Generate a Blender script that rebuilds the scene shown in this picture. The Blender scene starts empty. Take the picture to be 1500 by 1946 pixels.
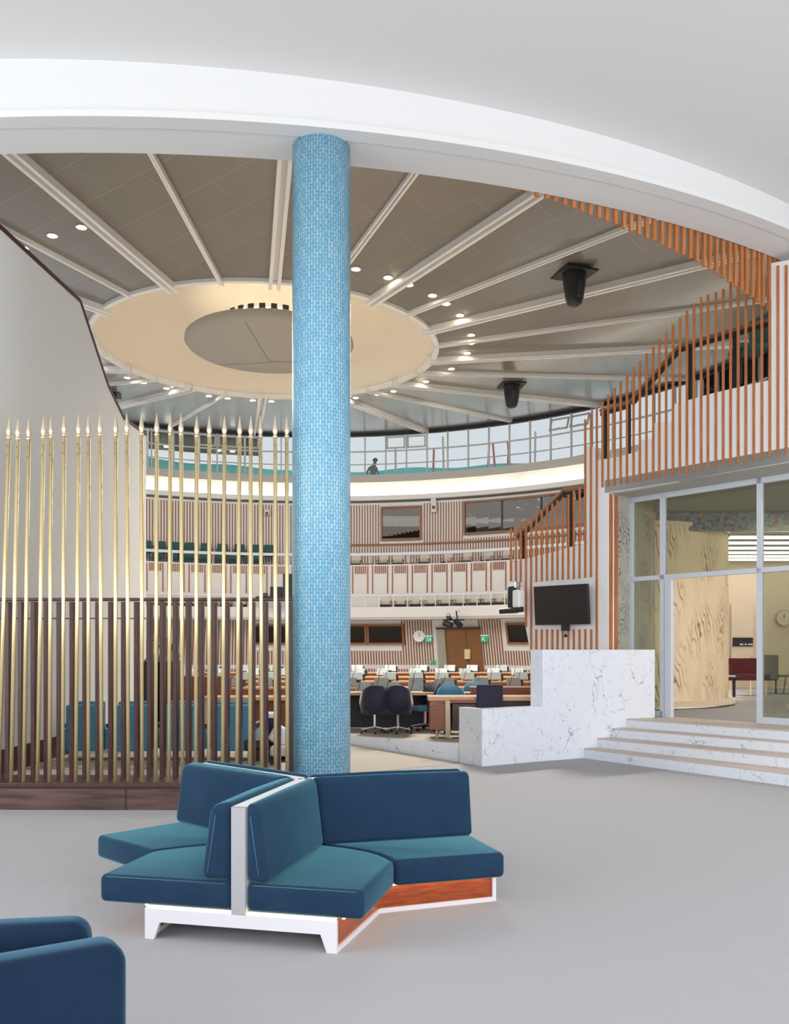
import bpy, bmesh, math, random
from mathutils import Vector, Matrix
random.seed(7)
C = bpy.context.scene.collection
PI = math.pi
HC = 1.6            # eye height of the camera
F = 1700.0          # focal length in pixels for a 1500 px wide frame
HZ = 1235.0         # horizon row

# ------------------------------------------------------------------ camera
cam_d = bpy.data.cameras.new('camera')
cam_d.sensor_fit = 'HORIZONTAL'; cam_d.sensor_width = 36.0
cam_d.lens = F / 1500.0 * 36.0
cam_d.shift_y = (HZ - 973.0) / 1500.0
cam_d.clip_start = 0.05; cam_d.clip_end = 300
cam = bpy.data.objects.new('camera', cam_d); C.objects.link(cam)
cam.location = (0, 0, HC); cam.rotation_euler = (PI / 2, 0, 0)
bpy.context.scene.camera = cam

# ------------------------------------------------------------------ world, exposure, large lights
w = bpy.data.worlds.new('world'); bpy.context.scene.world = w; w.use_nodes = True
bg = w.node_tree.nodes['Background']
bg.inputs[0].default_value = (0.87, 0.92, 1.0, 1); bg.inputs[1].default_value = 0.55
vs = bpy.context.scene.view_settings
vs.view_transform = 'Standard'; vs.look = 'None'; vs.gamma = 1.0; vs.use_curve_mapping = False
vs.exposure = 0.72

def area(name, loc, rot, sx, sy, power, col):
    d = bpy.data.lights.new(name, 'AREA'); d.shape = 'RECTANGLE'; d.size = sx; d.size_y = sy
    d.energy = power; d.color = col
    o = bpy.data.objects.new(name, d); C.objects.link(o); o.location = loc; o.rotation_euler = rot
    return o
# daylight through the tall windows behind and beside the viewer
area('window_daylight', (1.0, -6.5, 3.2), (math.radians(84), 0, 0), 13, 5.0, 600, (0.98, 0.98, 1.0))
area('window_daylight', (9.6, 3.0, 3.2), (math.radians(84), 0, math.radians(78)), 8, 4.6, 300, (0.96, 0.97, 1.0))
area('window_daylight', (-8.6, 2.0, 3.4), (math.radians(84), 0, math.radians(-72)), 8, 4.6, 360, (0.96, 0.98, 1.0))
# added area fill standing in for the hall's many ceiling downlights
area('hall_fill', (-3.7, 25.0, 9.6), (0, 0, 0), 9, 9, 520, (1.0, 0.95, 0.88))
def spot(name, loc, power, size, col):
    d = bpy.data.lights.new(name, 'SPOT'); d.energy = power; d.spot_size = math.radians(size); d.spot_blend = 0.7; d.shadow_soft_size = 0.12; d.color = col
    o = bpy.data.objects.new(name, d); C.objects.link(o); o.location = loc; return o
for a_ in (-61.8, -53.2, -46.8, -38.2, -31.8, -16.8, -8.2):     # a few of the recessed downlights give their own light
    spot('downlight_beam', (-3.75 + 6.0 * math.cos(math.radians(a_)), 26.45 + 6.0 * math.sin(math.radians(a_)), 10.38), 900, 135, (1.0, 0.93, 0.84))
area('drum_fill', (8.3, 12.6, 3.85), (math.radians(38), 0, math.radians(38)), 1.2, 1.2, 70, (1.0, 0.90, 0.76))  # added warm lamp aimed at the carved drum to brighten it
area('hall_fill', (-3.0, 31.5, 9.6), (math.radians(38), 0, 0), 18, 2.5, 330, (1.0, 0.96, 0.92))  # added fill tilted to brighten the rear wall, no fitting there

# ------------------------------------------------------------------ projection helpers (a point of the place at depth Y)
def at(px, py, Y):
    return Vector(((px - 750) / F * Y, Y, HC + (HZ - py) / F * Y))
def zat(py, Y): return HC + (HZ - py) / F * Y
def on_circle(px, cen, R, near=False):
    a = (px - 750) / F
    # X=aY ; (aY-cx)^2+(Y-cy)^2=R^2
    A = a * a + 1; B = -2 * (a * cen[0] + cen[1]); Q = cen[0] ** 2 + cen[1] ** 2 - R * R
    D = math.sqrt(max(B * B - 4 * A * Q, 0)); Y = (-B - D) / (2 * A) if near else (-B + D) / (2 * A)
    return a * Y, Y

# ------------------------------------------------------------------ materials
def mat(name, col=(0.8, 0.8, 0.8), rough=0.6, metal=0.0, spec=0.5, emit=None, estr=0.0, sheen=0.0, coat=0.0):
    m = bpy.data.materials.new(name); m.use_nodes = True
    b = m.node_tree.nodes['Principled BSDF']
    b.inputs['Base Color'].default_value = (*col, 1); b.inputs['Roughness'].default_value = rough
    b.inputs['Metallic'].default_value = metal; b.inputs['Specular IOR Level'].default_value = spec
    if emit: b.inputs['Emission Color'].default_value = (*emit, 1); b.inputs['Emission Strength'].default_value = estr
    if sheen: b.inputs['Sheen Weight'].default_value = sheen; b.inputs['Sheen Roughness'].default_value = 0.35
    if coat: b.inputs['Coat Weight'].default_value = coat; b.inputs['Coat Roughness'].default_value = 0.08
    return m
def nodes(m): return m.node_tree.nodes, m.node_tree.links, m.node_tree.nodes['Principled BSDF']
def noise_col(m, c1, c2, scale=20, detail=4, vec=None, rough=0.6, bump=0.0, bscale=None, lo=0.3, hi=0.7, stretch=None):
    N, L, b = nodes(m)
    tc = N.new('ShaderNodeTexCoord'); mp = N.new('ShaderNodeMapping')
    if stretch: mp.inputs['Scale'].default_value = stretch
    L.new(tc.outputs['Object'], mp.inputs[0])
    n = N.new('ShaderNodeTexNoise'); n.inputs['Scale'].default_value = scale; n.inputs['Detail'].default_value = detail
    L.new(mp.outputs[0], n.inputs['Vector'])
    r = N.new('ShaderNodeValToRGB'); r.color_ramp.elements[0].position = lo; r.color_ramp.elements[1].position = hi
    r.color_ramp.elements[0].color = (*c1, 1); r.color_ramp.elements[1].color = (*c2, 1)
    L.new(n.outputs['Fac'], r.inputs[0]); L.new(r.outputs[0], b.inputs['Base Color'])
    if bump:
        n2 = N.new('ShaderNodeTexNoise'); n2.inputs['Scale'].default_value = bscale or scale * 4; n2.inputs['Detail'].default_value = 3
        L.new(tc.outputs['Object'], n2.inputs['Vector'])
        bp = N.new('ShaderNodeBump'); bp.inputs['Strength'].default_value = bump; bp.inputs['Distance'].default_value = 0.01
        L.new(n2.outputs['Fac'], bp.inputs['Height']); L.new(bp.outputs[0], b.inputs['Normal'])
    return m
M = {}
M['carpet'] = noise_col(mat('grey carpet', rough=0.95, spec=0.1), (0.385, 0.38, 0.395), (0.435, 0.43, 0.445), 140, 3, bump=0.25, bscale=500)
M['hallcarpet'] = noise_col(mat('tan carpet', rough=0.95, spec=0.1), (0.44, 0.40, 0.34), (0.50, 0.46, 0.40), 60, 3, bump=0.2, bscale=400)
M['white'] = mat('white paint', (0.80, 0.80, 0.81), 0.6)
M['ceilwhite'] = mat('matt ceiling paint', (0.68, 0.68, 0.67), 0.8)
M['softwhite'] = mat('soft white plaster', (0.76, 0.755, 0.745), 0.75)
M['sofawhite'] = mat('white lacquer', (0.66, 0.65, 0.68), 0.4)
M['leftwall'] = mat('pale grey plaster', (0.66, 0.66, 0.63), 0.8)
M['ribwhite'] = mat('white ceiling rib paint', (0.78, 0.77, 0.75), 0.5)
M['cream'] = mat('cream plaster', (0.74, 0.67, 0.55), 0.55)
M['discgrey'] = mat('warm grey plaster', (0.36, 0.34, 0.295), 0.7)
M['black'] = mat('black plastic', (0.012, 0.010, 0.012), 0.5)
M['screen'] = mat('dark screen', (0.012, 0.006, 0.008), 0.35)
M['darkgrey'] = mat('dark grey paint', (0.05, 0.05, 0.05), 0.5)
M['chrome'] = mat('chrome', (0.75, 0.75, 0.77), 0.18, 1.0)
M['navy'] = mat('dark navy upholstery', (0.016, 0.014, 0.035), 0.8, sheen=0.3)
M['bluefab'] = noise_col(mat('blue upholstery', rough=0.85, sheen=0.3), (0.05, 0.20, 0.31), (0.07, 0.25, 0.37), 90, 2)
M['greenfab'] = mat('dark green upholstery', (0.03, 0.09, 0.09), 0.8)
M['creamfab'] = mat('cream upholstery', (0.62, 0.56, 0.45), 0.8)
M['redfab'] = mat('dark red upholstery', (0.10, 0.012, 0.016), 0.8)
M['greyfab'] = mat('grey upholstery', (0.16, 0.16, 0.14), 0.9)
M['metalpaint'] = mat('pale grey painted metal', (0.60, 0.64, 0.70), 0.4)
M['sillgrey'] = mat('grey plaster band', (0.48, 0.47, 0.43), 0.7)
M['panelw'] = mat('panel off white', (0.70, 0.67, 0.65), 0.6)
M['winmetal'] = mat('grey window metal', (0.55, 0.55, 0.52), 0.45)
M['beige'] = mat('beige wall paint', (0.66, 0.56, 0.42), 0.7)
M['turq'] = mat('turquoise netting', (0.16, 0.60, 0.60), 0.9)
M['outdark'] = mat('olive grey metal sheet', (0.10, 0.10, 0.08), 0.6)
M['green'] = mat('green sign', (0.0, 0.25, 0.12), 0.5, emit=(0.0, 0.5, 0.25), estr=0.3)
M['tan'] = mat('tan painted steel', (0.50, 0.40, 0.24), 0.5)
M['skirtbrown'] = noise_col(mat('brown base board', rough=0.5), (0.035, 0.012, 0.010), (0.07, 0.025, 0.018), 8, 3)
def wood(name, c1, c2, rough=0.45, stretch=(14, 14, 1.2), scale=3.0, coat=0.0):
    return noise_col(mat(name, rough=rough, coat=coat), c1, c2, scale, 5, stretch=stretch, lo=0.3, hi=0.7)
M['orangewood'] = wood('orange brown wood slat', (0.36, 0.115, 0.030), (0.52, 0.20, 0.06), 0.5)
M['farwood'] = wood('brown wood slat', (0.23, 0.085, 0.035), (0.33, 0.135, 0.06), 0.5)
M['railwood'] = wood('dark red brown wood', (0.032, 0.008, 0.006), (0.085, 0.024, 0.014), 0.36)
M['plinthwood'] = wood('worn brown bronze plinth', (0.035, 0.022, 0.020), (0.13, 0.07, 0.055), 0.28, stretch=(0.8, 6, 9), scale=2.0)
M['doorwood'] = wood('golden brown door wood', (0.20, 0.09, 0.03), (0.28, 0.13, 0.05), 0.4)
M['deskwood'] = wood('reddish desk wood', (0.15, 0.035, 0.012), (0.24, 0.07, 0.025), 0.4, stretch=(2, 14, 9))
M['deskedge'] = wood('light desk edge wood', (0.42, 0.24, 0.12), (0.52, 0.31, 0.16), 0.35, stretch=(2, 14, 9))
M['sofawood'] = wood('glossy reddish wood panel', (0.20, 0.035, 0.010), (0.33, 0.075, 0.02), 0.25, stretch=(2.5, 2.5, 22))
# emitters
def emis(name, col, s): return mat(name, (0.8, 0.8, 0.8), 0.5, emit=col, estr=s)
M['bulb'] = emis('warm lamp glow', (1.0, 0.80, 0.55), 30)
M['led'] = emis('warm led strip', (1.0, 0.66, 0.36), 5.5)
M['cove'] = emis('cove led strip', (1.0, 0.90, 0.76), 10)
M['tube'] = emis('room light strip', (1.0, 0.93, 0.82), 4.2)
M['disclamp'] = emis('warm uplight glow', (1.0, 0.88, 0.72), 24)

# brass
m = mat('satin brass', (0.86, 0.70, 0.38), 0.34, 0.72); M['brass'] = m
m = mat('pale brass tip', (0.66, 0.56, 0.42), 0.38, 0.75); M['brasstip'] = m
# velvet
def velvet(name, c1, c2, tint):
    m = mat(name, rough=0.9, spec=0.15)
    noise_col(m, c1, c2, 6, 6, bump=0.25, bscale=900, lo=0.25, hi=0.75)
    b = m.node_tree.nodes['Principled BSDF']
    b.inputs['Sheen Weight'].default_value = 1.0; b.inputs['Sheen Roughness'].default_value = 0.28
    b.inputs['Sheen Tint'].default_value = (*tint, 1)
    return m
M['velvet'] = velvet('teal velvet', (0.011, 0.030, 0.066), (0.015, 0.040, 0.080), (0.16, 0.46, 0.52))
M['welt'] = mat('pale teal welt', (0.03, 0.12, 0.16), 0.8, sheen=0.3)
# glass
def glass(name, tint=(1, 1, 1), refl=0.10, rough=0.0):
    m = bpy.data.materials.new(name); m.use_nodes = True
    N, L = m.node_tree.nodes, m.node_tree.links; N.clear()
    o = N.new('ShaderNodeOutputMaterial'); mx = N.new('ShaderNodeMixShader')
    t = N.new('ShaderNodeBsdfTransparent'); t.inputs[0].default_value = (*tint, 1)
    g = N.new('ShaderNodeBsdfGlossy'); g.inputs['Roughness'].default_value = rough
    lw = N.new('ShaderNodeFresnel'); lw.inputs[0].default_value = 1.45
    ma = N.new('ShaderNodeMath'); ma.operation = 'ADD'; ma.inputs[1].default_value = refl - 0.04; ma.use_clamp = True
    L.new(lw.outputs[0], ma.inputs[0]); L.new(ma.outputs[0], mx.inputs[0])
    L.new(t.outputs[0], mx.inputs[1]); L.new(g.outputs[0], mx.inputs[2]); L.new(mx.outputs[0], o.inputs[0])
    return m
M['glass'] = glass('clear window glass', (0.95, 0.97, 0.96), 0.06)
M['darkglass'] = glass('smoked window glass', (0.30, 0.25, 0.20), 0.05)
M['railglass'] = glass('pale railing glass', (0.90, 0.93, 0.92), 0.06)
# blue mosaic column: staggered vertical tiles, bumps and gold specks
m = mat('blue mosaic tiles', rough=0.13, spec=0.5); N, L, b = nodes(m)
tc = N.new('ShaderNodeTexCoord'); sp = N.new('ShaderNodeSeparateXYZ'); L.new(tc.outputs['Object'], sp.inputs[0])
at2 = N.new('ShaderNodeMath'); at2.operation = 'ARCTAN2'; L.new(sp.outputs[1], at2.inputs[0]); L.new(sp.outputs[0], at2.inputs[1])
mu = N.new('ShaderNodeMath'); mu.operation = 'MULTIPLY'; mu.inputs[1].default_value = 0.3066; L.new(at2.outputs[0], mu.inputs[0])
cb = N.new('ShaderNodeCombineXYZ'); L.new(sp.outputs[2], cb.inputs[0]); L.new(mu.outputs[0], cb.inputs[1])
br = N.new('ShaderNodeTexBrick'); br.inputs['Scale'].default_value = 1.0
br.inputs['Brick Width'].default_value = 0.075; br.inputs['Row Height'].default_value = 0.0301
br.inputs['Mortar Size'].default_value = 0.0030; br.inputs['Mortar Smooth'].default_value = 0.5; br.inputs['Bias'].default_value = 0.0
br.inputs['Color1'].default_value = (0.19, 0.45, 0.62, 1); br.inputs['Color2'].default_value = (0.30, 0.56, 0.71, 1)
br.inputs['Mortar'].default_value = (0.10, 0.30, 0.44, 1)
L.new(cb.outputs[0], br.inputs['Vector'])
vo = N.new('ShaderNodeTexVoronoi'); vo.inputs['Scale'].default_value = 34
mp = N.new('ShaderNodeMapping'); mp.inputs['Scale'].default_value = (0.8, 1.1, 1); L.new(cb.outputs[0], mp.inputs[0]); L.new(mp.outputs[0], vo.inputs['Vector'])
lt = N.new('ShaderNodeMath'); lt.operation = 'LESS_THAN'; lt.inputs[1].default_value = 0.19; L.new(vo.outputs['Distance'], lt.inputs[0])
mx = N.new('ShaderNodeMixRGB'); mx.inputs[2].default_value = (0.62, 0.50, 0.34, 1)
L.new(lt.outputs[0], mx.inputs[0]); L.new(br.outputs['Color'], mx.inputs[1]); L.new(mx.outputs[0], b.inputs['Base Color'])
nz = N.new('ShaderNodeTexNoise'); nz.inputs['Scale'].default_value = 38; nz.inputs['Detail'].default_value = 2; L.new(tc.outputs['Object'], nz.inputs['Vector'])
m1 = N.new('ShaderNodeMath'); m1.operation = 'MULTIPLY'; m1.inputs[1].default_value = -1.0; L.new(br.outputs['Fac'], m1.inputs[0])
m2 = N.new('ShaderNodeMath'); m2.operation = 'MULTIPLY_ADD'; m2.inputs[1].default_value = 1.6; L.new(nz.outputs['Fac'], m2.inputs[0]); L.new(m1.outputs[0], m2.inputs[2])
bp = N.new('ShaderNodeBump'); bp.inputs['Strength'].default_value = 1.0; bp.inputs['Distance'].default_value = 0.006
b2 = N.new('ShaderNodeTexBrick')
for k_ in ('Scale', 'Brick Width', 'Row Height', 'Mortar Size', 'Mortar Smooth', 'Bias'): b2.inputs[k_].default_value = br.inputs[k_].default_value
b2.inputs['Color1'].default_value = (0, 0, 0, 1); b2.inputs['Color2'].default_value = (1, 1, 1, 1); b2.inputs['Mortar'].default_value = (0, 0, 0, 1); L.new(cb.outputs[0], b2.inputs['Vector'])
m3 = N.new('ShaderNodeMath'); m3.operation = 'MULTIPLY_ADD'; m3.inputs[1].default_value = 0.7; L.new(b2.outputs['Color'], m3.inputs[0]); L.new(m2.outputs[0], m3.inputs[2])
L.new(m3.outputs[0], bp.inputs['Height']); L.new(bp.outputs[0], b.inputs['Normal'])
M['mosaic'] = m
# white marble
def marble(name, base, vein, spot=True):
    m = mat(name, rough=0.16, spec=0.5); N, L, b = nodes(m)
    tc = N.new('ShaderNodeTexCoord')
    mp = N.new('ShaderNodeMapping'); mp.inputs['Rotation'].default_value = (0.5, 0.7, 0.6); L.new(tc.outputs['Object'], mp.inputs[0])
    n0 = N.new('ShaderNodeTexNoise'); n0.inputs['Scale'].default_value = 2.2; n0.inputs['Detail'].default_value = 6; L.new(mp.outputs[0], n0.inputs['Vector'])
    va = N.new('ShaderNodeVectorMath'); va.operation = 'MULTIPLY_ADD'; va.inputs[1].default_value = (0.75, 0.75, 0.75)
    L.new(n0.outputs['Color'], va.inputs[0]); L.new(mp.outputs[0], va.inputs[2])
    def vn(scale, w0, amt, seed):
        v = N.new('ShaderNodeTexVoronoi'); v.feature = 'DISTANCE_TO_EDGE'; v.inputs['Scale'].default_value = scale
        mm = N.new('ShaderNodeMapping'); mm.inputs['Location'].default_value = (seed, seed, 0); mm.inputs['Scale'].default_value = (1, 2.4, 0.8); L.new(va.outputs[0], mm.inputs[0]); L.new(mm.outputs[0], v.inputs['Vector'])
        mr = N.new('ShaderNodeMapRange'); mr.inputs['From Min'].default_value = 0; mr.inputs['From Max'].default_value = w0; mr.inputs['To Min'].default_value = amt; mr.inputs['To Max'].default_value = 0
        L.new(v.outputs['Distance'], mr.inputs[0])
        nn = N.new('ShaderNodeTexNoise'); nn.inputs['Scale'].default_value = scale * 1.3; nn.inputs['Detail'].default_value = 3; L.new(tc.outputs['Object'], nn.inputs['Vector'])
        mr2 = N.new('ShaderNodeMapRange'); mr2.inputs['From Min'].default_value = 0.48; mr2.inputs['From Max'].default_value = 0.68; L.new(nn.outputs['Fac'], mr2.inputs[0])
        mm2 = N.new('ShaderNodeMath'); mm2.operation = 'MULTIPLY'; L.new(mr.outputs[0], mm2.inputs[0]); L.new(mr2.outputs[0], mm2.inputs[1])
        return mm2
    a, c = vn(2.2, 0.026, 0.8, 0.0), vn(6.5, 0.03, 0.5, 3.0)
    s = N.new('ShaderNodeMath'); s.operation = 'ADD'; s.use_clamp = True; L.new(a.outputs[0], s.inputs[0]); L.new(c.outputs[0], s.inputs[1])
    n3 = N.new('ShaderNodeTexNoise'); n3.inputs['Scale'].default_value = 20; n3.inputs['Detail'].default_value = 2; L.new(tc.outputs['Object'], n3.inputs['Vector'])
    sr = N.new('ShaderNodeMapRange'); sr.inputs['From Min'].default_value = 0.70; sr.inputs['From Max'].default_value = 0.76; sr.inputs['To Max'].default_value = 0.85; L.new(n3.outputs['Fac'], sr.inputs[0])
    s2 = N.new('ShaderNodeMath'); s2.operation = 'MAXIMUM'; L.new(s.outputs[0], s2.inputs[0]); L.new(sr.outputs[0], s2.inputs[1])
    mx = N.new('ShaderNodeMixRGB'); mx.inputs[1].default_value = (*base, 1); mx.inputs[2].default_value = (*vein, 1)
    L.new(s2.outputs[0], mx.inputs[0]); L.new(mx.outputs[0], b.inputs['Base Color'])
    return m
M['marble'] = marble('white veined marble', (0.74, 0.77, 0.83), (0.14, 0.17, 0.22))
M['tread'] = mat('beige stone tread', (0.55, 0.47, 0.40), 0.5)
# carved relief murals
def carved(name, c1, c2, sc, dist, stretch, bump=0.6):
    m = mat(name, rough=0.6); N, L, b = nodes(m)
    tc = N.new('ShaderNodeTexCoord'); mp = N.new('ShaderNodeMapping'); mp.inputs['Scale'].default_value = stretch; L.new(tc.outputs['Object'], mp.inputs[0])
    wv = N.new('ShaderNodeTexWave'); wv.wave_type = 'BANDS'; wv.bands_direction = 'DIAGONAL'; wv.inputs['Scale'].default_value = sc; wv.inputs['Distortion'].default_value = dist
    wv.inputs['Detail'].default_value = 3; wv.inputs['Detail Scale'].default_value = 0.8; L.new(mp.outputs[0], wv.inputs['Vector'])
    r = N.new('ShaderNodeValToRGB'); r.color_ramp.elements[0].position = 0.0; r.color_ramp.elements[1].position = 0.30
    r.color_ramp.elements[0].color = (*c1, 1); r.color_ramp.elements[1].color = (*c2, 1)
    L.new(wv.outputs['Fac'], r.inputs[0])
    n = N.new('ShaderNodeTexNoise'); n.inputs['Scale'].default_value = 1.6; n.inputs['Detail'].default_value = 2; L.new(tc.outputs['Object'], n.inputs['Vector'])
    mr = N.new('ShaderNodeMapRange'); mr.inputs['From Min'].default_value = 0.42; mr.inputs['From Max'].default_value = 0.60; L.new(n.outputs['Fac'], mr.inputs[0])
    mx = N.new('ShaderNodeMixRGB'); mx.inputs[1].default_value = (*c2, 1); L.new(mr.outputs[0], mx.inputs[0]); L.new(r.outputs[0], mx.inputs[2])
    L.new(mx.outputs[0], b.inputs['Base Color'])
    bp = N.new('ShaderNodeBump'); bp.inputs['Strength'].default_value = bump; bp.inputs['Distance'].default_value = 0.02
    L.new(wv.outputs['Fac'], bp.inputs['Height']); L.new(bp.outputs[0], b.inputs['Normal'])
    return m
M['carved'] = carved('carved pale timber', (0.26, 0.16, 0.08), (0.80, 0.64, 0.43), 3.4, 16.0, (1.6, 1.6, 0.45))
M['mural'] = carved('grey plaster with carved foliage', (0.05, 0.05, 0.04), (0.50, 0.49, 0.41), 6.0, 22.0, (1.4, 1.4, 0.7), 0.4)
# coloured glass band
m = mat('coloured mosaic glass', rough=0.2); N, L, b = nodes(m)
tc = N.new('ShaderNodeTexCoord'); v = N.new('ShaderNodeTexVoronoi'); v.inputs['Scale'].default_value = 24; L.new(tc.outputs['Object'], v.inputs['Vector'])
hs = N.new('ShaderNodeHueSaturation'); hs.inputs['Saturation'].default_value = 0.7; hs.inputs['Value'].default_value = 0.28; L.new(v.outputs['Color'], hs.inputs['Color']); L.new(hs.outputs[0], b.inputs['Base Color'])
M['stained'] = m
# hall ceiling: satin grey boards with fine joints
m = mat('satin grey ceiling board', (0.27, 0.25, 0.215), 0.34, spec=0.5); N, L, b = nodes(m)
tc = N.new('ShaderNodeTexCoord'); mp = N.new('ShaderNodeMapping'); mp.inputs['Rotation'].default_value = (0, 0, 0.62); L.new(tc.outputs['Object'], mp.inputs[0])
br = N.new('ShaderNodeTexBrick'); br.inputs['Scale'].default_value = 1.0; br.inputs['Brick Width'].default_value = 1.9; br.inputs['Row Height'].default_value = 0.95
br.inputs['Mortar Size'].default_value = 0.008; br.inputs['Mortar Smooth'].default_value = 0.2
br.inputs['Color1'].default_value = (0.175, 0.158, 0.132, 1); br.inputs['Color2'].default_value = (0.19, 0.172, 0.145, 1); br.inputs['Mortar'].default_value = (0.27, 0.25, 0.22, 1)
b.inputs['Coat Weight'].default_value = 0.55; b.inputs['Coat Roughness'].default_value = 0.16
L.new(mp.outputs[0], br.inputs['Vector']); L.new(br.outputs['Color'], b.inputs['Base Color'])
M['ceilboard'] = m

# ------------------------------------------------------------------ mesh helpers
class MB:
    def __init__(s): s.v = []; s.f = []; s.mi = []
    def add(s, vs_, fs, k=0):
        n = len(s.v); s.v += [tuple(p) for p in vs_]; s.f += [tuple(i + n for i in f) for f in fs]; s.mi += [k] * len(fs); return s
    def box(s, c, sz, rz=0.0, k=0, rot=None):
        hx, hy, hz = sz[0] / 2, sz[1] / 2, sz[2] / 2
        R = rot if rot is not None else Matrix.Rotation(rz, 3, 'Z')
        P = [Vector(c) + R @ Vector((x * hx, y * hy, z * hz)) for z in (-1, 1) for x, y in ((-1, -1), (1, -1), (1, 1), (-1, 1))]
        return s.add(P, [(3, 2, 1, 0), (4, 5, 6, 7), (0, 1, 5, 4), (1, 2, 6, 5), (2, 3, 7, 6), (3, 0, 4, 7)], k)
    def prism(s, pts, z0, z1, k=0):       # vertical prism on a plan polygon; z may be lists
        n = len(pts)
        za = z0 if isinstance(z0, (list, tuple)) else [z0] * n; zb = z1 if isinstance(z1, (list, tuple)) else [z1] * n
        P = [(p[0], p[1], za[i]) for i, p in enumerate(pts)] + [(p[0], p[1], zb[i]) for i, p in enumerate(pts)]
        return s.add(P, [tuple(reversed(range(n))), tuple(range(n, 2 * n))] + [(i, (i + 1) % n, (i + 1) % n + n, i + n) for i in range(n)], k)
    def slab(s, pts3, off, k=0):          # 3-D polygon thickened by the vector off
        n = len(pts3); o = Vector(off)
        P = [Vector(p) for p in pts3] + [Vector(p) + o for p in pts3]
        return s.add(P, [tuple(range(n)), tuple(reversed(range(n, 2 * n)))] + [(i, i + n, (i + 1) % n + n, (i + 1) % n) for i in range(n)], k)
    def tube(s, a, b_, r, n=10, r2=None, k=0, cap=True):
        a = Vector(a); b_ = Vector(b_); d = (b_ - a)
        if d.length < 1e-6: return s
        q = d.to_track_quat('Z', 'Y').to_matrix(); r2 = r if r2 is None else r2
        P = [a + q @ Vector((math.cos(t) * r, math.sin(t) * r, 0)) for t in [2 * PI * i / n for i in range(n)]]
        P += [b_ + q @ Vector((math.cos(t) * r2, math.sin(t) * r2, 0)) for t in [2 * PI * i / n for i in range(n)]]
        fs = [(i, (i + 1) % n, (i + 1) % n + n, i + n) for i in range(n)]
        if cap: fs += [tuple(reversed(range(n))), tuple(range(n, 2 * n))]
        return s.add(P, fs, k)
    def path(s, pts, r, n=8, k=0):
        for a, b_ in zip(pts[:-1], pts[1:]): s.tube(a, b_, r, n, k=k)
        return s
    def lathe(s, prof, n=20, c=(0, 0, 0), k=0):
        c = Vector(c); m_ = len(prof); P = []
        for r, z in prof:
            for i in range(n):
                t = 2 * PI * i / n; P.append(c + Vector((r * math.cos(t), r * math.sin(t), z)))
        fs = [(j * n + i, j * n + (i + 1) % n, (j + 1) * n + (i + 1) % n, (j + 1) * n + i) for j in range(m_ - 1) for i in range(n)]
        return s.add(P, fs, k)
    def sweep(s, prof, cen, a0, a1, n, closed=True, k=0):   # prof [(r,z)] swept round a centre, angles in degrees
        P = []; m_ = len(prof)
        for i in range(n + 1):
            t = math.radians(a0 + (a1 - a0) * i / n)
            for r, z in prof: P.append((cen[0] + r * math.cos(t), cen[1] + r * math.sin(t), z))
        fs = []
        for i in range(n):
            for j in range(m_ if closed else m_ - 1):
                j2 = (j + 1) % m_
                fs.append((i * m_ + j, (i + 1) * m_ + j, (i + 1) * m_ + j2, i * m_ + j2))
        if closed: fs += [tuple(range(m_)), tuple(reversed(range(n * m_, n * m_ + m_)))]
        return s.add(P, fs, k)
    def build(s, name, mats, parent=None, smooth=False, bevel=0, seg=2, loc=None, fix=True, sub=0):
        me = bpy.data.meshes.new(name); me.from_pydata(s.v, [], s.f)
        if not isinstance(mats, (list, tuple)): mats = [mats]
        for mm in mats: me.materials.append(mm)
        me.polygons.foreach_set('material_index', s.mi)
        if fix:
            bm = bmesh.new(); bm.from_mesh(me); bmesh.ops.recalc_face_normals(bm, faces=bm.faces); bm.to_mesh(me); bm.free()
        if smooth: me.polygons.foreach_set('use_smooth', [True] * len(me.polygons))
        me.update()
        o = bpy.data.objects.new(name, me); C.objects.link(o)
        if parent: o.parent = parent
        if loc: o.location = loc
        if bevel:
            b_ = o.modifiers.new('bevel', 'BEVEL'); b_.width = bevel; b_.segments = seg; b_.limit_method = 'ANGLE'; b_.angle_limit = math.radians(35); b_.harden_normals = False
        if sub:
            q = o.modifiers.new('sub', 'SUBSURF'); q.levels = sub; q.render_levels = sub
        return o
def tag(o, label=None, cat=None, group=None, kind=None):
    if label: o['label'] = label
    if cat: o['category'] = cat
    if group: o['group'] = group
    if kind: o['kind'] = kind
    return o
def empty(name, loc, label, cat, group=None, rz=0.0):
    o = bpy.data.objects.new(name, None); C.objects.link(o); o.location = loc; o.rotation_euler = (0, 0, rz)
    o.empty_display_size = 0.1
    return tag(o, label, cat, group)
def struct(o, label=None): o['kind'] = 'structure'; 
def S(o, label, cat='structure'):
    o['kind'] = 'structure'; o['label'] = label; o['category'] = cat; return o
def copy_tree(o, parent=None):
    c = o.copy(); C.objects.link(c)
    if parent: c.parent = parent
    for ch in list(o.children): copy_tree(ch, c)
    return c
ORD = ['first', 'second', 'third', 'fourth', 'fifth', 'sixth', 'seventh', 'eighth', 'ninth', 'tenth', 'eleventh', 'twelfth', 'thirteenth', 'fourteenth', 'fifteenth',
       'sixteenth', 'seventeenth', 'eighteenth', 'nineteenth', 'twentieth', 'twenty-first', 'twenty-second', 'twenty-third', 'twenty-fourth', 'twenty-fifth']

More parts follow.
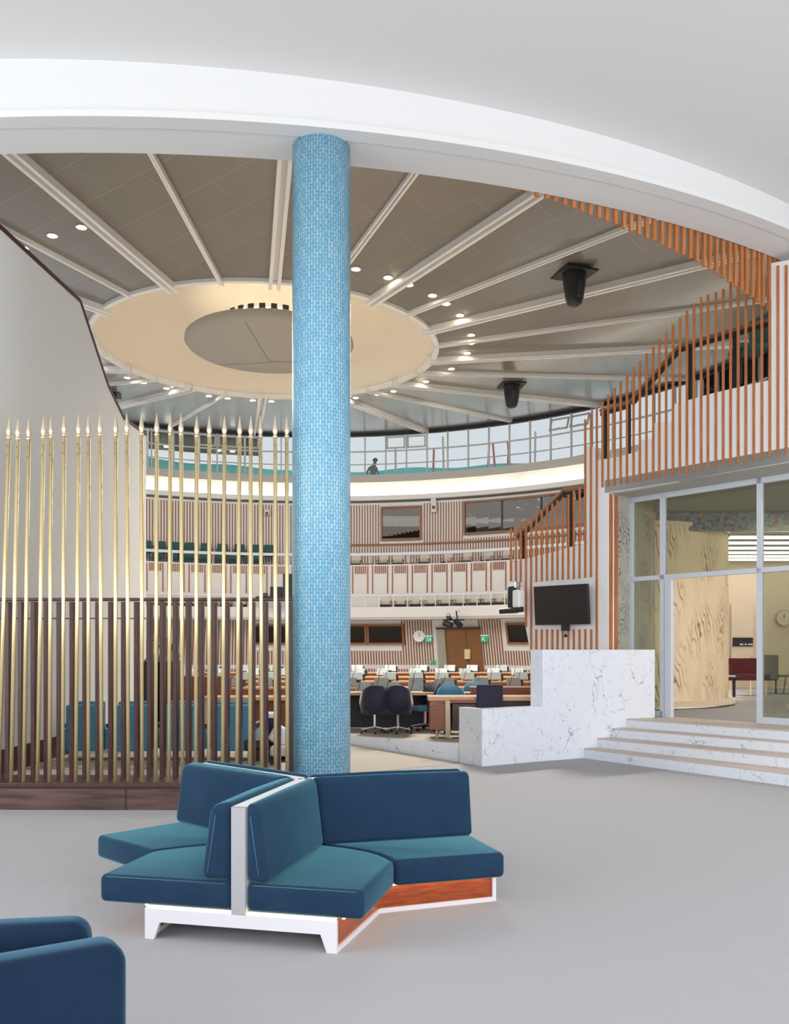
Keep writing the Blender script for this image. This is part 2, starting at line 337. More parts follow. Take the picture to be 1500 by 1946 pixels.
# ================================================================== SETTING
WC, WR = (-3.28, 24.7), 16.75            # round hall: centre and wall radius
BI, BIR = (-3.243, 24.361), 14.967       # inner edge of the ring beam
BO, BOR = (-3.065, 23.338), 14.613       # outer edge of the ring beam
ZB = 6.82
OC = (-3.75, 26.45)                      # oculus centre
CF = 0.25                                # hall floor level
LZ = 0.555                               # landing level
D = Vector((0.636, -0.772, 0)).normalized()      # direction of the stair wall, towards the viewer
Nw = Vector((-0.772, -0.636, 0)).normalized()    # its normal, facing the viewer
W0 = Vector((3.257, 14.02, 0)); G0 = Vector((4.21, 13.99, 0))
def on_line(px, P, d):
    a = (px - 750) / F; t = (a * P.y - P.x) / (d.x - a * d.y); return P + d * t
def wpt(px, py, off=0.0):                # point of the stair wall plane
    p = on_line(px, W0 + Nw * off, D); return Vector((p.x, p.y, zat(py, p.y)))
def gpt(px, py, off=0.0):
    p = on_line(px, G0 + Nw * off, D); return Vector((p.x, p.y, zat(py, p.y)))

# foyer floor
S(MB().prism([(-9, -7), (10, -7), (10, 17), (-9, 17)], -0.2, 0.0).build('floor', M['carpet']), 'pale grey carpet of the foyer', 'floor')
# hall floor
pts = [(-13, 9.3), (-1.3, 9.3), (-1.75, 14.9), (-0.70, 14.02), (0.93, 12.77), (2.05, 12.98), (3.0, 13.5), (3.75, 14.15), (4.5, 15.5), (5.9, 20), (6.0, 24.8)]
a0 = math.atan2(24.8 - WC[1], 6.0 - WC[0])
arc = [(WC[0] + 16.4 * math.cos(t), WC[1] + 16.4 * math.sin(t)) for t in [0.05 + (PI + 0.6) * i / 40 for i in range(41)]]
S(MB().prism(pts + arc, 0.01, CF).build('floor_hall', M['hallcarpet']), 'tan carpet of the raised round hall', 'floor')
# ramp rising to the hall
S(MB().add([(0.93, 12.70, 0.002), (-0.70, 13.98, 0.12), (-1.75, 14.85, 0.22), (-1.6, 10.6, 0.002)], [(0, 1, 2, 3)]).build('floor_ramp', M['hallcarpet']), 'carpeted ramp up to the hall', 'floor')
# marble riser
S(MB().prism([(0.915, 12.75), (-0.70, 14.0), (-1.75, 14.86), (-1.72, 14.90), (-0.68, 14.04), (0.93, 12.79)], 0.0, 0.262).build('trim_1', M['marble']), 'white marble riser at the hall edge', 'step edge')

# marble parapets
c0, c1, c2, c3, c4, c5 = (0.914, 12.68), (1.20, 12.25), (1.80, 12.64), (2.13, 12.84), (1.97, 12.97), (4.04, 13.87)
m_ = MB().prism([c0, c1, c2, c3, (2.10, 13.03), (1.72, 12.80), (1.22, 12.47), (1.03, 12.75)], 0.0, 0.79)
tag(m_.build('parapet_wall', M['marble'], bevel=0.004, seg=1), 'low white marble parapet in front of the wooden desk', 'parapet', 'white marble walls beside the steps')
nrm = Vector((-0.475, 0.88)).normalized() * 0.16
m_ = MB().prism([c3, c5, (c5[0] + nrm.x, c5[1] + nrm.y), (c3[0] + nrm.x * 1.2 + 0.03, c3[1] + nrm.y * 1.2), c4], 0.0, 1.603)
tag(m_.build('parapet_wall', M['marble'], bevel=0.004, seg=1), 'tall white marble parapet below the wall screen', 'parapet', 'white marble walls beside the steps')

# steps
sl = [((2.80, 13.20), (4.63, 10.50), 0.150), ((3.02, 13.32), (4.83, 10.96), 0.288), ((3.27, 13.45), (5.03, 11.40), 0.422), ((3.52, 13.59), (5.12, 11.60), LZ)]
st = empty('marble_steps', (4.5, 12.2, 0), 'four white marble steps with beige treads up to the glass doors', 'steps')
zprev = 0.0
for i, (a, b_, z) in enumerate(sl):
    a = Vector(a); b_ = Vector(b_); e = a + (b_ - a) * 1.75
    bk = Vector((0.62, 0.50)) * 0.9
    q = MB().prism([a, e, e + bk, a + Vector((0.9, 0.45)) * 0.9], -0.01, z - 0.02)
    o = q.build('step', M['marble'], st); o.location = -st.location
    q = MB().prism([a, e, e + bk, a + Vector((0.9, 0.45)) * 0.9], z - 0.02, z)
    q2 = q.build('tread', M['tread'], o)
# landing and inner room floor
lp = [(3.62, 13.68), (6.35, 10.35), (8.5, 8.2), (15, 8.2), (15, 24.8), (6.1, 24.8), (5.9, 20), (4.3, 15.9), (3.75, 14.35)]
S(MB().prism(lp, 0.2, LZ - 0.004).build('floor_landing', M['carpet']), 'grey carpet of the glazed room', 'floor')

# ring beam and foyer ceiling
def ringpt(cen, R, a): t = math.radians(a); return (cen[0] + R * math.cos(t), cen[1] + R * math.sin(t))
angs = [-155 + 150 * i / 100 for i in range(101)]
def ceilz(x, y): return 7.43 - 0.0298 * (x + 3.9) + 0.0014 * (y - 8.8)
V = []; Fc = []
for a in angs:
    pi_ = ringpt(BI, BIR, a); po = ringpt(BO, BOR, a)
    u = Vector((po[0] - pi_[0], po[1] - pi_[1])); L_ = u.length; u.normalize()
    def q(d): return (po[0] - u.x * d, po[1] - u.y * d)
    pb = q(0.20); pf = q(0.075)
    zc = ceilz(*po) + 0.15
    prof = [(pi_, ZB), (pb, ZB), (pb, ZB - 0.012), (po, ZB - 0.012), (po, ZB + 0.055), (pf, ZB + 0.055), (pf, zc), (pi_, zc), (pi_, 12.6), (q(L_ + 0.12), 12.6), (q(L_ + 0.12), 7.4), (pi_, 7.4)]
    prof = [(pi_, ZB), (pb, ZB), (pb, ZB - 0.012), (po, ZB - 0.012), (po, ZB + 0.055), (pf, ZB + 0.055), (pf, zc), (q(0.3), 12.6), (pi_, 12.6)]
    V += [(p[0], p[1], z) for p, z in prof]
n_ = 9
for i in range(len(angs) - 1):
    for j in range(n_):
        j2 = (j + 1) % n_
        Fc.append((i * n_ + j, (i + 1) * n_ + j, (i + 1) * n_ + j2, i * n_ + j2))
Fc += [tuple(range(n_)), tuple(reversed(range((len(angs) - 1) * n_, len(angs) * n_)))]
S(MB().add(V, Fc).build('ceiling_ring_beam', M['ceilwhite']), 'curved white beam around the round hall', 'beam')
V = []; Fc = []
for a in angs:
    po = ringpt(BO, BOR - 0.16, a); far = (po[0], min(-7.0, po[1] - 1.0)) if po[1] > -6 else po
    V += [(po[0], po[1], ceilz(*po)), (po[0], -7.0, ceilz(po[0], -7.0)), (po[0], -7.0, ceilz(po[0], -7) + .2), (po[0], po[1], ceilz(*po) + .2)]
for i in range(len(angs) - 1):
    for j in range(4): Fc.append((i * 4 + j, (i + 1) * 4 + j, (i + 1) * 4 + (j + 1) % 4, i * 4 + (j + 1) % 4))
S(MB().add(V, Fc).build('ceiling', M['ceilwhite']), 'smooth white ceiling of the foyer', 'ceiling')
sd = empty('smoke_detector', (0, 0, 0), 'small round white detector under the curved beam', 'smoke detector')
p = at(710, 258, 9.16); sd.location = p
MB().lathe([(0.0, -0.035), (0.035, -0.035), (0.05, -0.02), (0.062, -0.005), (0.065, 0.02), (0, 0.02)], 20).build('housing', M['white'], sd, smooth=True)
MB().lathe([(0.0, -0.045), (0.012, -0.045), (0.014, -0.03), (0, -0.03)], 12).build('sensor', M['metalpaint'], sd)

# hall ceiling (cone rising outwards) with radial ribs
K = 0.11
def cz(r): return 10.5 + K * (r - 5.0)
def rwall(a):                                        # distance from the oculus centre to the wall in direction a
    t = math.radians(a); dx, dy = math.cos(t), math.sin(t); ex, ey = OC[0] - WC[0], OC[1] - WC[1]
    b_ = ex * dx + ey * dy; return -b_ + math.sqrt(b_ * b_ - (ex * ex + ey * ey - WR * WR))
V = []; Fc = []; n_ = 180
for i in range(n_):
    a = 360 * i / n_; t = math.radians(a); R = rwall(a)
    for r in (5.0, 8.0, 11.5, R):
        V.append((OC[0] + r * math.cos(t), OC[1] + r * math.sin(t), cz(r)))
for i in range(n_):
    for j in range(3): k = (i + 1) % n_; Fc.append((i * 4 + j, i * 4 + j + 1, k * 4 + j + 1, k * 4 + j))
hc = S(MB().add(V, Fc).build('ceiling_hall', M['ceilboard'], smooth=True), 'grey boarded ceiling of the round hall', 'ceiling')
for i in range(24):
    a = -5 + 15 * i; t = math.radians(a); R = rwall(a) - 0.03; thick = (i % 2 == 1)
    th = math.atan(K)
    def seg(mb, off, wd, dp, r0, r1):
        u = Vector((math.cos(t), math.sin(t), 0)); v_ = Vector((-math.sin(t), math.cos(t), 0)); P = []
        for r in (r0, r1):
            for o_, z in ((off - wd / 2, 0.02), (off + wd / 2, 0.02), (off + wd / 2, -dp), (off - wd / 2, -dp)):
                p = Vector((OC[0], OC[1], 0)) + u * r + v_ * o_; P.append((p.x, p.y, cz(r) + z))
        mb.add(P, [(0, 1, 2, 3), (7, 6, 5, 4), (0, 4, 5, 1), (1, 5, 6, 2), (2, 6, 7, 3), (3, 7, 4, 0)])
    mb = MB()
    if thick: seg(mb, -0.10, 0.085, 0.16, 4.82, R); seg(mb, 0.10, 0.085, 0.16, 4.82, R); seg(mb, 0, 0.12, 0.04, 4.9, R)
    else: seg(mb, -0.035, 0.05, 0.09, 4.86, R); seg(mb, 0.035, 0.05, 0.12, 4.86, R)
    mb.build('ceiling_rib', M['ribwhite'], hc)
# oculus
MB().sweep([(4.93, 10.42), (5.06, 10.42), (5.06, 10.56), (4.93, 10.56)], OC, 0, 360, 120).build('oculus_rim', M['ribwhite'], hc)
MB().lathe([(5.0, 10.5), (4.9, 10.62), (4.6, 10.85), (4.1, 11.13), (3.4, 11.45), (2.6, 11.72), (1.5, 11.95), (0.0, 12.05)], 120, (OC[0], OC[1], 0)).build('oculus_dome', M['cream'], hc, smooth=True)
DC = (-3.67, 26.33)
dk = empty('ceiling_disc', (DC[0], DC[1], 10.5), 'large round grey shallow cone hanging inside the cream ceiling recess', 'light fitting')
MB().lathe([(0, -0.42), (0.5, -0.36), (2.30, -0.06), (2.40, 0.0), (2.46, 0.09), (2.44, 0.2), (2.35, 0.27), (0, 0.27)], 96).build('shade', M['discgrey'], dk, smooth=True)
for k in range(3):
    t = math.radians(-99 + 120 * k); e = 2.3
    MB().tube((0, 0, -0.424), (math.cos(t) * .5, math.sin(t) * .5, -0.362), 0.006, 5).tube((math.cos(t) * .5, math.sin(t) * .5, -0.362), (math.cos(t) * e, math.sin(t) * e, -0.062), 0.006, 5).build('seam', M['darkgrey'], dk)
MB().tube((0, 0, 0.2), (0, 0, 0.50), 1.30, 48).build('stem', M['cream'], dk)
for k in range(26):
    t = math.radians(360 / 26 * k + 6)
    o = MB().box((math.cos(t) * 1.36, math.sin(t) * 1.36, 0.66), (0.05, 0.17, 0.24), t).build('uplight', M['black'], dk)
    t2 = t + math.radians(7)
    MB().lathe([(0, -0.05), (0.05, -0.03), (0.06, 0), (0.05, 0.03), (0, 0.05)], 10, (math.cos(t2) * 1.40, math.sin(t2) * 1.40, 0.62)).build('lamp', M['disclamp'], o)
# recessed downlights in the hall ceiling
angl = []
for i in range(24):
    a = -5 + 15 * i
    if a % 360 in (250, 265, 280, 235, 220): continue
    angl += [a - 3.2, a + 3.2]
angl = [a for a in angl if not (68 < a % 360 < 80) or True]
dl = None; kk = 0
def place_down(a, r, label):
    global dl
    t = math.radians(a); loc = (OC[0] + r * math.cos(t), OC[1] + r * math.sin(t), cz(r) - 0.004)
    if dl is None:
        dl = empty('downlight', loc, label, 'downlight', 'round downlights in the hall ceiling')
        MB().lathe([(0.085, 0.0), (0.115, -0.012), (0.125, 0.0), (0.12, 0.01), (0.085, 0.01)], 20).build('trim_ring', M['ribwhite'], dl)
        MB().lathe([(0.0, -0.005), (0.085, -0.005), (0.085, 0.004), (0, 0.004)], 20).build('lamp', M['bulb'], dl)
        return dl
    c = copy_tree(dl); c.location = loc; c['label'] = label; return c
angl = sorted([a % 360 for a in angl])
for n, a in enumerate(angl):
    b_ = (a + 65) % 360
    place_down(a, 6.0, 'small round downlight, ' + ORD[min(n, 24)] + ' of the ring counter-clockwise from its right end' if n < 25 else
               'small round downlight, ' + ORD[len(angl) - 1 - n] + ' of the ring clockwise from its right end')
for a, nm in ((-113.6, 'rightmost'), (-120.2, 'middle'), (-128.3, 'leftmost')):
    place_down(a, 7.64, nm + ' of the three round downlights above the left plaster wall')
# ceiling mounted projectors
def projector(px, py, label, rz, hide=0):
    Y = 8.9 * F / (HZ - py)
    for _ in range(20):
        X = (px - 750) / F * Y; Y = (cz(math.hypot(X - OC[0], Y - OC[1])) - 1.6) * F / (HZ - py)
    z = cz(math.hypot(X - OC[0], Y - OC[1]))
    e = empty('speaker', (X, Y, z), label, 'speaker', 'black speakers under the hall ceiling')
    MB().box((0, 0, -0.06), (0.86, 0.86, 0.05), 0).build('mounting_plate', M['black'], e, bevel=0.01)
    MB().lathe([(0, -0.06), (0.30, -0.06), (0.29, -0.12), (0.27, -0.35), (0.22, -0.68), (0.18, -0.80), (0.12, -0.84), (0, -0.84)], 24).build('housing', M['black'], e, smooth=True)
    MB().box((0, -0.24, -0.45), (0.12, 0.06, 0.5)).build('bracket', M['darkgrey'], e)
    MB().lathe([(0, -0.865), (0.07, -0.865), (0.09, -0.84), (0, -0.84)], 16, (0, 0, 0)).build('lens', M['darkgrey'], e)
    e.rotation_euler = (0, 0, rz)
projector(1092, 516, 'larger black speaker on a square plate nearer the hanging slats', 0.35)
projector(973, 729, 'smaller black speaker on a square plate above the clerestory', 0.1)
projector(206, 747, 'black speaker half hidden behind the left plaster wall', 0.2)

# hall wall: clerestory, cove, cladding
def ang_of(px, R, cen=WC): x, y = on_circle(px, cen, R); return math.degrees(math.atan2(y - cen[1], x - cen[0]))
AL, AR = ang_of(225, WR), -38.0
wn = tag(bpy.data.objects.new('window_1', None), 'curved clerestory window around the top of the hall', 'window', kind='structure'); C.objects.link(wn)
ztop = 12.0
MB().sweep([(WR, 9.6), (WR + 0.02, 9.6), (WR + 0.02, ztop), (WR, ztop)], WC, AR, AL, 90).build('window_pane', M['glass'], wn)
nm_ = 0; a = ang_of(694, WR)
step = 3.32
ms = []
k = -12
while True:
    aa = a - step * k
    if aa < AR: break
    if aa < AL: ms.append(aa)
    k += 1
for aa in ms:
    x, y = ringpt(WC, WR - 0.01, aa)
    MB().box((x, y, 10.8), (0.08, 0.06, 2.5), math.radians(aa)).build('mullion', M['winmetal'], wn)
MB().sweep([(WR - 0.05, 10.72), (WR + 0.02, 10.72), (WR + 0.02, 10.78), (WR - 0.05, 10.78)], WC, AR, AL, 90).build('transom', M['winmetal'], wn)
MB().sweep([(WR - 0.07, 9.58), (WR + 0.03, 9.58), (WR + 0.03, 9.66), (WR - 0.07, 9.66)], WC, AR, AL, 90).build('bottom_rail', M['winmetal'], wn)
MB().sweep([(WR + 0.5, 10.25), (WR + 0.55, 10.25), (WR + 0.55, 10.29), (WR + 0.5, 10.29)], WC, AR, AL, 90).build('guard_rail', M['winmetal'], wn)
def sash(aa, wdeg, tilt):
    am = aa; x, y = ringpt(WC, WR - 0.07, am); hw = 0.40; z0, z1 = 10.84, 11.40
    e = bpy.data.objects.new('sash', None); C.objects.link(e); e.parent = wn; e.location = (x, y, z1); e.rotation_euler = (tilt, 0, math.radians(am - 90))
    e.rotation_euler = (tilt, 0, math.radians(am - 90))
    h = z1 - z0
    mb = MB()
    for sx in (-1, 1): mb.box((sx * hw, 0, -h / 2), (0.07, 0.05, h))
    mb.box((0, 0, -0.035), (2 * hw, 0.05, 0.07)); mb.box((0, 0, -h + 0.035), (2 * hw, 0.05, 0.07)); mb.box((0, -0.04, -h + 0.05), (0.2, 0.03, 0.03))
    mb.build('sash_frame', M['winmetal'], e)
for i, aa in enumerate(ms):
    x, y = ringpt(WC, WR, aa - step / 2); pxx = 750 + F * x / y
    if 735 < pxx < 815: sash(aa - step / 2, 0, 0)
    elif 1060 < pxx < 1145: sash(aa - step / 2, 0, -0.35)
    elif 390 < pxx < 480: sash(aa - step / 2, 0, 0)
V = []; Fc = []
for i in range(91):
    a = AR + (AL - AR) * i / 90
    x, y = ringpt(WC, WR - 0.10, a); x2, y2 = ringpt(WC, WR + 0.1, a); zc = cz(math.hypot(x - OC[0], y - OC[1]))
    V += [(x, y, zc - 0.14), (x, y, zc + 0.05), (x2, y2, zc + 0.05), (x2, y2, zc - 0.14)]
for i in range(90):
    for j in range(4): Fc.append((i * 4 + j, (i + 1) * 4 + j, (i + 1) * 4 + (j + 1) % 4, i * 4 + (j + 1) % 4))
S(MB().add(V, Fc).build('trim_2', M['black']), 'black edge line above the clerestory', 'edge trim')
# sill, cove and lip
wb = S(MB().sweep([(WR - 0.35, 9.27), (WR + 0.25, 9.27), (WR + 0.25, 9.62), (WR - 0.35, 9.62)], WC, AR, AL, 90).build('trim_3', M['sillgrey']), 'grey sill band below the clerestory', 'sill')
S(MB().sweep([(WR - 0.02, 3.0), (WR + 0.25, 3.0), (WR + 0.25, 9.5), (WR - 0.02, 9.5)], WC, 12.0, AL, 90).build('wall_back', M['softwhite']), 'curved white rear wall of the hall', 'wall')
S(MB().sweep([(WR - 0.02, 4.2), (WR + 0.25, 4.2), (WR + 0.25, 9.5), (WR - 0.02, 9.5)], WC, AR, 12.0, 30).build('wall_right', M['softwhite']), 'curved white wall behind the upper stair', 'wall')
cv = S(MB().sweep([(WR - 0.34, 8.45), (WR, 8.45), (WR, 8.52), (WR - 0.28, 8.52), (WR - 0.28, 8.66), (WR - 0.34, 8.66)], WC, AR, AL, 90).build('trim_4', M['softwhite']), 'pale lip of the lit cove', 'cornice')
MB().sweep([(WR - 0.22, 8.53), (WR - 0.16, 8.53), (WR - 0.16, 8.57), (WR - 0.22, 8.57)], WC, AR, AL, 90).build('light_strip', M['cove'], cv)
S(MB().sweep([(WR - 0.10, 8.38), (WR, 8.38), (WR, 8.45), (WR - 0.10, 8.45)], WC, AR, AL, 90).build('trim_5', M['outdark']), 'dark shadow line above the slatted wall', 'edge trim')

def slats_on_arc(R0, z0, R1, z1, aL, aR, pitch, wd, dp, skip=None):
    mb = MB(); da = math.degrees(pitch / R0); a = aR
    while a < aL:
        t = math.radians(a); ok = True
        x, y = WC[0] + R0 * math.cos(t), WC[1] + R0 * math.sin(t); pxx = 750 + F * x / y
        spans = [(z0, z1)] if skip is None else skip(pxx, z0, z1)
        for (za, zb) in spans:
            fa = (za - z0) / (z1 - z0); fb = (zb - z0) / (z1 - z0)
            ra = R0 + (R1 - R0) * fa; rb = R0 + (R1 - R0) * fb
            u = Vector((math.cos(t), math.sin(t), 0)); v_ = Vector((-math.sin(t), math.cos(t), 0)); P = []
            for r, z in ((ra, za), (rb, zb)):
                for rr, vv in ((r, -wd / 2), (r, wd / 2), (r - dp, wd / 2), (r - dp, -wd / 2)):
                    p = Vector((WC[0], WC[1], 0)) + u * rr + v_ * vv; P.append((p.x, p.y, z))
            mb.add(P, [(0, 1, 2, 3), (7, 6, 5, 4), (0, 4, 5, 1), (1, 5, 6, 2), (2, 6, 7, 3), (3, 7, 4, 0)])
        a += da
    return mb
ALs = ang_of(262, WR)
def skip_up(px, z0, z1):
    if 722 < px < 803 or 880 < px < 1122:
        return [(z0, 6.48)] if px < 810 else [(z0, 6.60)]
    return [(z0, z1)]
wbk = [o for o in C.objects if o.name == 'wall_back'][0]
slats_on_arc(WR - 0.02, 5.0, WR - 0.02, 8.28, ALs, ang_of(1250, WR), 0.127, 0.052, 0.02, skip_up).build('slat_cladding', M['farwood'], wbk)
MB().sweep([(WR - 0.09, 6.40), (WR - 0.03, 6.40), (WR - 0.03, 6.48), (WR - 0.09, 6.48)], WC, ang_of(1250, WR), ang_of(600, WR), 60).build('wood_rail', M['farwood'], wbk)
# dark glazed openings in the rear wall
def arc_window(name, label, pL, pR, R0, z0, R1, z1, mullions=(), inner=None):
    e = bpy.data.objects.new(name, None); C.objects.link(e); tag(e, label, 'window', kind='structure')
    aL, aR = ang_of(pL, R0), ang_of(pR, R0)
    def rr(z): return R0 + (R1 - R0) * (z - z0) / (z1 - z0)
    g = MB().sweep([(R0 - 0.05, z0), (R0 - 0.03, z0), (R1 - 0.03, z1), (R1 - 0.05, z1)], WC, aR, aL, 10).build('window_pane', M['darkglass'], e)
    fr = MB(); b_ = 0.09
    fr.sweep([(R0 - 0.10, z0), (R0, z0), (rr(z0 + b_), z0 + b_), (rr(z0 + b_) - 0.10, z0 + b_)], WC, aR, aL, 10)
    fr.sweep([(rr(z1 - b_) - 0.10, z1 - b_), (rr(z1 - b_), z1 - b_), (R1, z1), (R1 - 0.10, z1)], WC, aR, aL, 10)
    w_ = math.degrees(0.09 / R0)
    for a_ in (aL, aR + w_): fr.sweep([(R0 - 0.10, z0), (R0, z0), (R1, z1), (R1 - 0.10, z1)], WC, a_ - w_, a_, 1)
    fr.build('window_frame', M['farwood'], e)
    for pm in mullions:
        am = ang_of(pm, R0); MB().sweep([(R0 - 0.09, z0), (R0, z0), (R1, z1), (R1 - 0.09, z1)], WC, am - w_ / 3, am + w_ / 3, 1).build('mullion', M['darkgrey'], e)
    return e
arc_window('window_2', 'square brown framed window in the slatted upper wall', 724, 802, WR - 0.06, 6.62, WR - 0.06, 8.18)
arc_window('window_3', 'wide glazed opening in the upper wall behind the stair rail', 882, 1120, WR - 0.06, 6.75, WR - 0.06, 8.25, (955, 1030))

# upper gallery
UR = 15.0
ug = empty('upper_gallery', (WC[0], WC[1], 0), 'upper curved gallery with white slatted front', 'gallery', 'curved galleries at the back of the hall')
ug['kind'] = 'structure'
def P_(o): o.location = (-WC[0], -WC[1], 0); return o
aL, aR = ang_of(250, UR), ang_of(1135, UR)
P_(MB().sweep([(UR, 4.02), (WR, 4.02), (WR, 5.0), (UR + 0.12, 5.0), (UR + 0.12, 5.36), (UR, 5.36)], WC, aR, aL, 80).build('front_panel', M['panelw'], ug))
mb = MB(); per = math.degrees(0.895 / UR); a = ang_of(1008, UR)
def gal_slat(mb, a, z0, z1, R=UR, wd=0.045): 
    t = math.radians(a); mb.box((WC[0] + (R - 0.02) * math.cos(t), WC[1] + (R - 0.02) * math.sin(t), (z0 + z1) / 2), (0.04, wd, z1 - z0), t)
while a < aL:
    gal_slat(mb, a, 4.10, 5.30); gal_slat(mb, a + per * 0.245, 4.10, 5.30)
    for j in range(6): gal_slat(mb, a + per * (0.36 + 0.1 * j), 4.97, 5.30)
    a += per
P_(mb.build('slats', M['farwood'], ug))
P_(MB().sweep([(UR - 0.03, 5.76), (UR + 0.05, 5.76), (UR + 0.05, 5.88), (UR - 0.03, 5.88)], WC, aR, aL, 80).build('top_rail', M['metalpaint'], ug))
a = aR
while a < aL:
    x, y = ringpt(WC, UR + 0.02, a); P_(MB().box((x, y, 5.55), (0.03, 0.03, 0.45), math.radians(a)).build('rail_post', M['metalpaint'], ug)); a += 6.6
P_(MB().sweep([(WR - 0.8, 5.0), (WR - 0.1, 5.0), (WR - 0.1, 5.45), (WR - 0.8, 5.45)], WC, ang_of(560, UR), aL, 40).build('rear_tier', M['discgrey'], ug))
# lower gallery
LR = 14.0
lg = empty('lower_gallery', (WC[0], WC[1], 0), 'lower curved gallery with plain white fascia', 'gallery', 'curved galleries at the back of the hall')
lg['kind'] = 'structure'
aL, aR = ang_of(245, LR), ang_of(1020, LR)
P_(MB().sweep([(LR, 3.0), (LR + 1.3, 3.0), (LR + 1.3, 3.08), (LR + 0.1, 3.08), (LR + 0.1, 3.44), (LR, 3.44)], WC, aR, aL, 80).build('fascia', M['panelw'], lg))
P_(MB().sweep([(LR + 1.05, 3.0), (LR + 1.1, 3.0), (LR + 1.1, 4.05), (LR + 1.05, 4.05)], WC, aR, aL, 80).build('rear_panel', M['panelw'], lg))
P_(MB().sweep([(LR - 0.02, 3.90), (LR + 0.04, 3.90), (LR + 0.04, 3.97), (LR - 0.02, 3.97)], WC, aR, aL, 80).build('top_rail', M['metalpaint'], lg))
pst = math.degrees(0.62 / LR); a = ang_of(694, LR)
k = -9
while k < 24:
    aa = a - 0 + pst * (-k)
    if aR < aa < aL:
        x, y = ringpt(WC, LR + 0.02, aa); P_(MB().box((x, y, 3.67), (0.03, 0.03, 0.48), math.radians(aa)).build('rail_post', M['ribwhite'], lg))
    k += 1
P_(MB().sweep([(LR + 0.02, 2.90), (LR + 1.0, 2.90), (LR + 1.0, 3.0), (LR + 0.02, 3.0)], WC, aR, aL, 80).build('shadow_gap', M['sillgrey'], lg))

# lower rear wall, leaning
R0, R1, z0, z1 = 15.4, 14.75, CF, 2.92
lw = S(MB().sweep([(R0, z0), (R0 + 0.2, z0), (R1 + 0.2, z1), (R1, z1)], WC, ang_of(1020, 14), ang_of(245, 14), 80).build('wall_rear_lower', M['softwhite']), 'leaning lower rear wall with brown slats', 'wall')
def skip_lo(px, za, zb):
    if 657 < px < 770 or 470 < px < 550 or 962 < px: return [(0.95, 1.56)]
    if 832 < px < 918: return []
    return [(0.95, 2.88)]
def skip_lo2(px, za, zb):
    if 832 < px < 918: return []
    return [(0.3, 0.76)]
slats_on_arc(R0, z0, R1, z1, ang_of(262, 15), ang_of(1015, 15), 0.125, 0.055, 0.025, skip_lo).build('slat_cladding', M['farwood'], lw)
slats_on_arc(R0, z0, R1, z1, ang_of(262, 15), ang_of(1015, 15), 0.125, 0.055, 0.025, skip_lo2).build('lower_slats', M['farwood'], lw)
def rz_(z): return R0 + (R1 - R0) * (z - z0) / (z1 - z0)
for nn, (pl_, pr_, lab) in enumerate([(643, 698, 'dark interpreters window beside the blue column'), (699, 770, 'dark interpreters window left of the clock'), (966, 1016, 'dark interpreters window behind the wall screen'), (476, 549, 'dark interpreters window seen through the brass spears')]):
    arc_window('window_%d' % (4 + nn), lab, pl_, pr_, rz_(1.83), 1.83, rz_(2.72), 2.72)
# double door
dr = bpy.data.objects.new('door_1', None); C.objects.link(dr); tag(dr, 'pair of golden wooden doors in the rear wall', 'door', kind='structure')
aL, am, aR = ang_of(849, 15.05), ang_of(888, 15.05), ang_of(917, 15.05)
w_ = 0.04
am = ang_of(889, 15.05)
for k_, (x0, x1) in enumerate(((am + w_, aL), (aR, am - w_))):
    o = MB().sweep([(rz_(CF) - 0.06, CF), (rz_(CF) + 0.02, CF), (rz_(2.48) + 0.02, 2.48), (rz_(2.48) - 0.06, 2.48)], WC, x0, x1, 3).build('door_leaf', M['doorwood'], dr)
    xh = am + (0.22 if k_ == 0 else -0.22); x, y = ringpt(WC, rz_(1.4) - 0.1, xh)
    MB().box((x, y, 1.42), (0.03, 0.14, 0.42), math.radians(xh)).build('door_handle', M['brass'], o)
MB().sweep([(rz_(CF) - 0.14, CF), (rz_(CF) + 0.02, CF), (rz_(2.48) + 0.02, 2.48), (rz_(2.48) - 0.14, 2.48)], WC, aL, ang_of(833, 15.05), 2).build('door_reveal', M['discgrey'], dr)
MB().sweep([(rz_(2.48) - 0.16, 2.48), (rz_(2.48) + 0.02, 2.48), (rz_(2.56) + 0.02, 2.56), (rz_(2.56) - 0.16, 2.56)], WC, aR, ang_of(833, 15.05), 4).build('door_head', M['railwood'], dr)

# left plaster wall with stepped top, brown base and trim
XL = -4.25
def zl(px, py): Y = XL * F / (px - 750); return (Y, zat(py, Y))
prof = [(9.55, CF), (15.3, CF), (15.3, 5.26), zl(235, 797), zl(205, 735), zl(152, 575), zl(-6, 430)]; prof[-1] = (9.55, prof[-1][1])
lwall = S(MB().slab([(XL, y, z) for y, z in prof], (-0.18, 0, 0)).build('wall_left', M['leftwall']), 'large pale plaster wall behind the brass spears', 'wall')
tr = prof[2:]
tr = prof[2:]
mb = MB()
for (ya, za), (yb, zb) in zip(tr[:-1], tr[1:]):
    d = Vector((0, yb - ya, zb - za)); n_ = Vector((0, -d.z, d.y)).normalized() * 0.05
    if n_.z < 0: n_ = -n_
    mb.slab([(XL + 0.012, ya, za), (XL + 0.012, yb, zb), (XL + 0.012, yb + n_.y, zb + n_.z), (XL + 0.012, ya + n_.y, za + n_.z)], (-0.2, 0, 0))
M['trimwood'] = mat('dark brown edging', (0.05, 0.016, 0.010), 0.65, spec=0.25)
mb.build('top_trim', M['trimwood'], lwall)
mb = MB().slab([(XL + 0.015, 9.55, CF), (XL + 0.015, 15.31, CF), (XL + 0.015, 15.31, CF + 0.25), (XL + 0.015, 9.55, CF + 0.27)], (-0.21, 0, 0))
mb.build('base_board', M['skirtbrown'], lwall)
mb = MB().slab([(XL + 0.004, 9.56, 1.93), (XL + 0.004, 15.28, 2.13), (XL + 0.004, 15.28, 2.146), (XL + 0.004, 9.56, 1.943)], (-0.01, 0, 0))
mb.build('groove', M['darkgrey'], lwall)

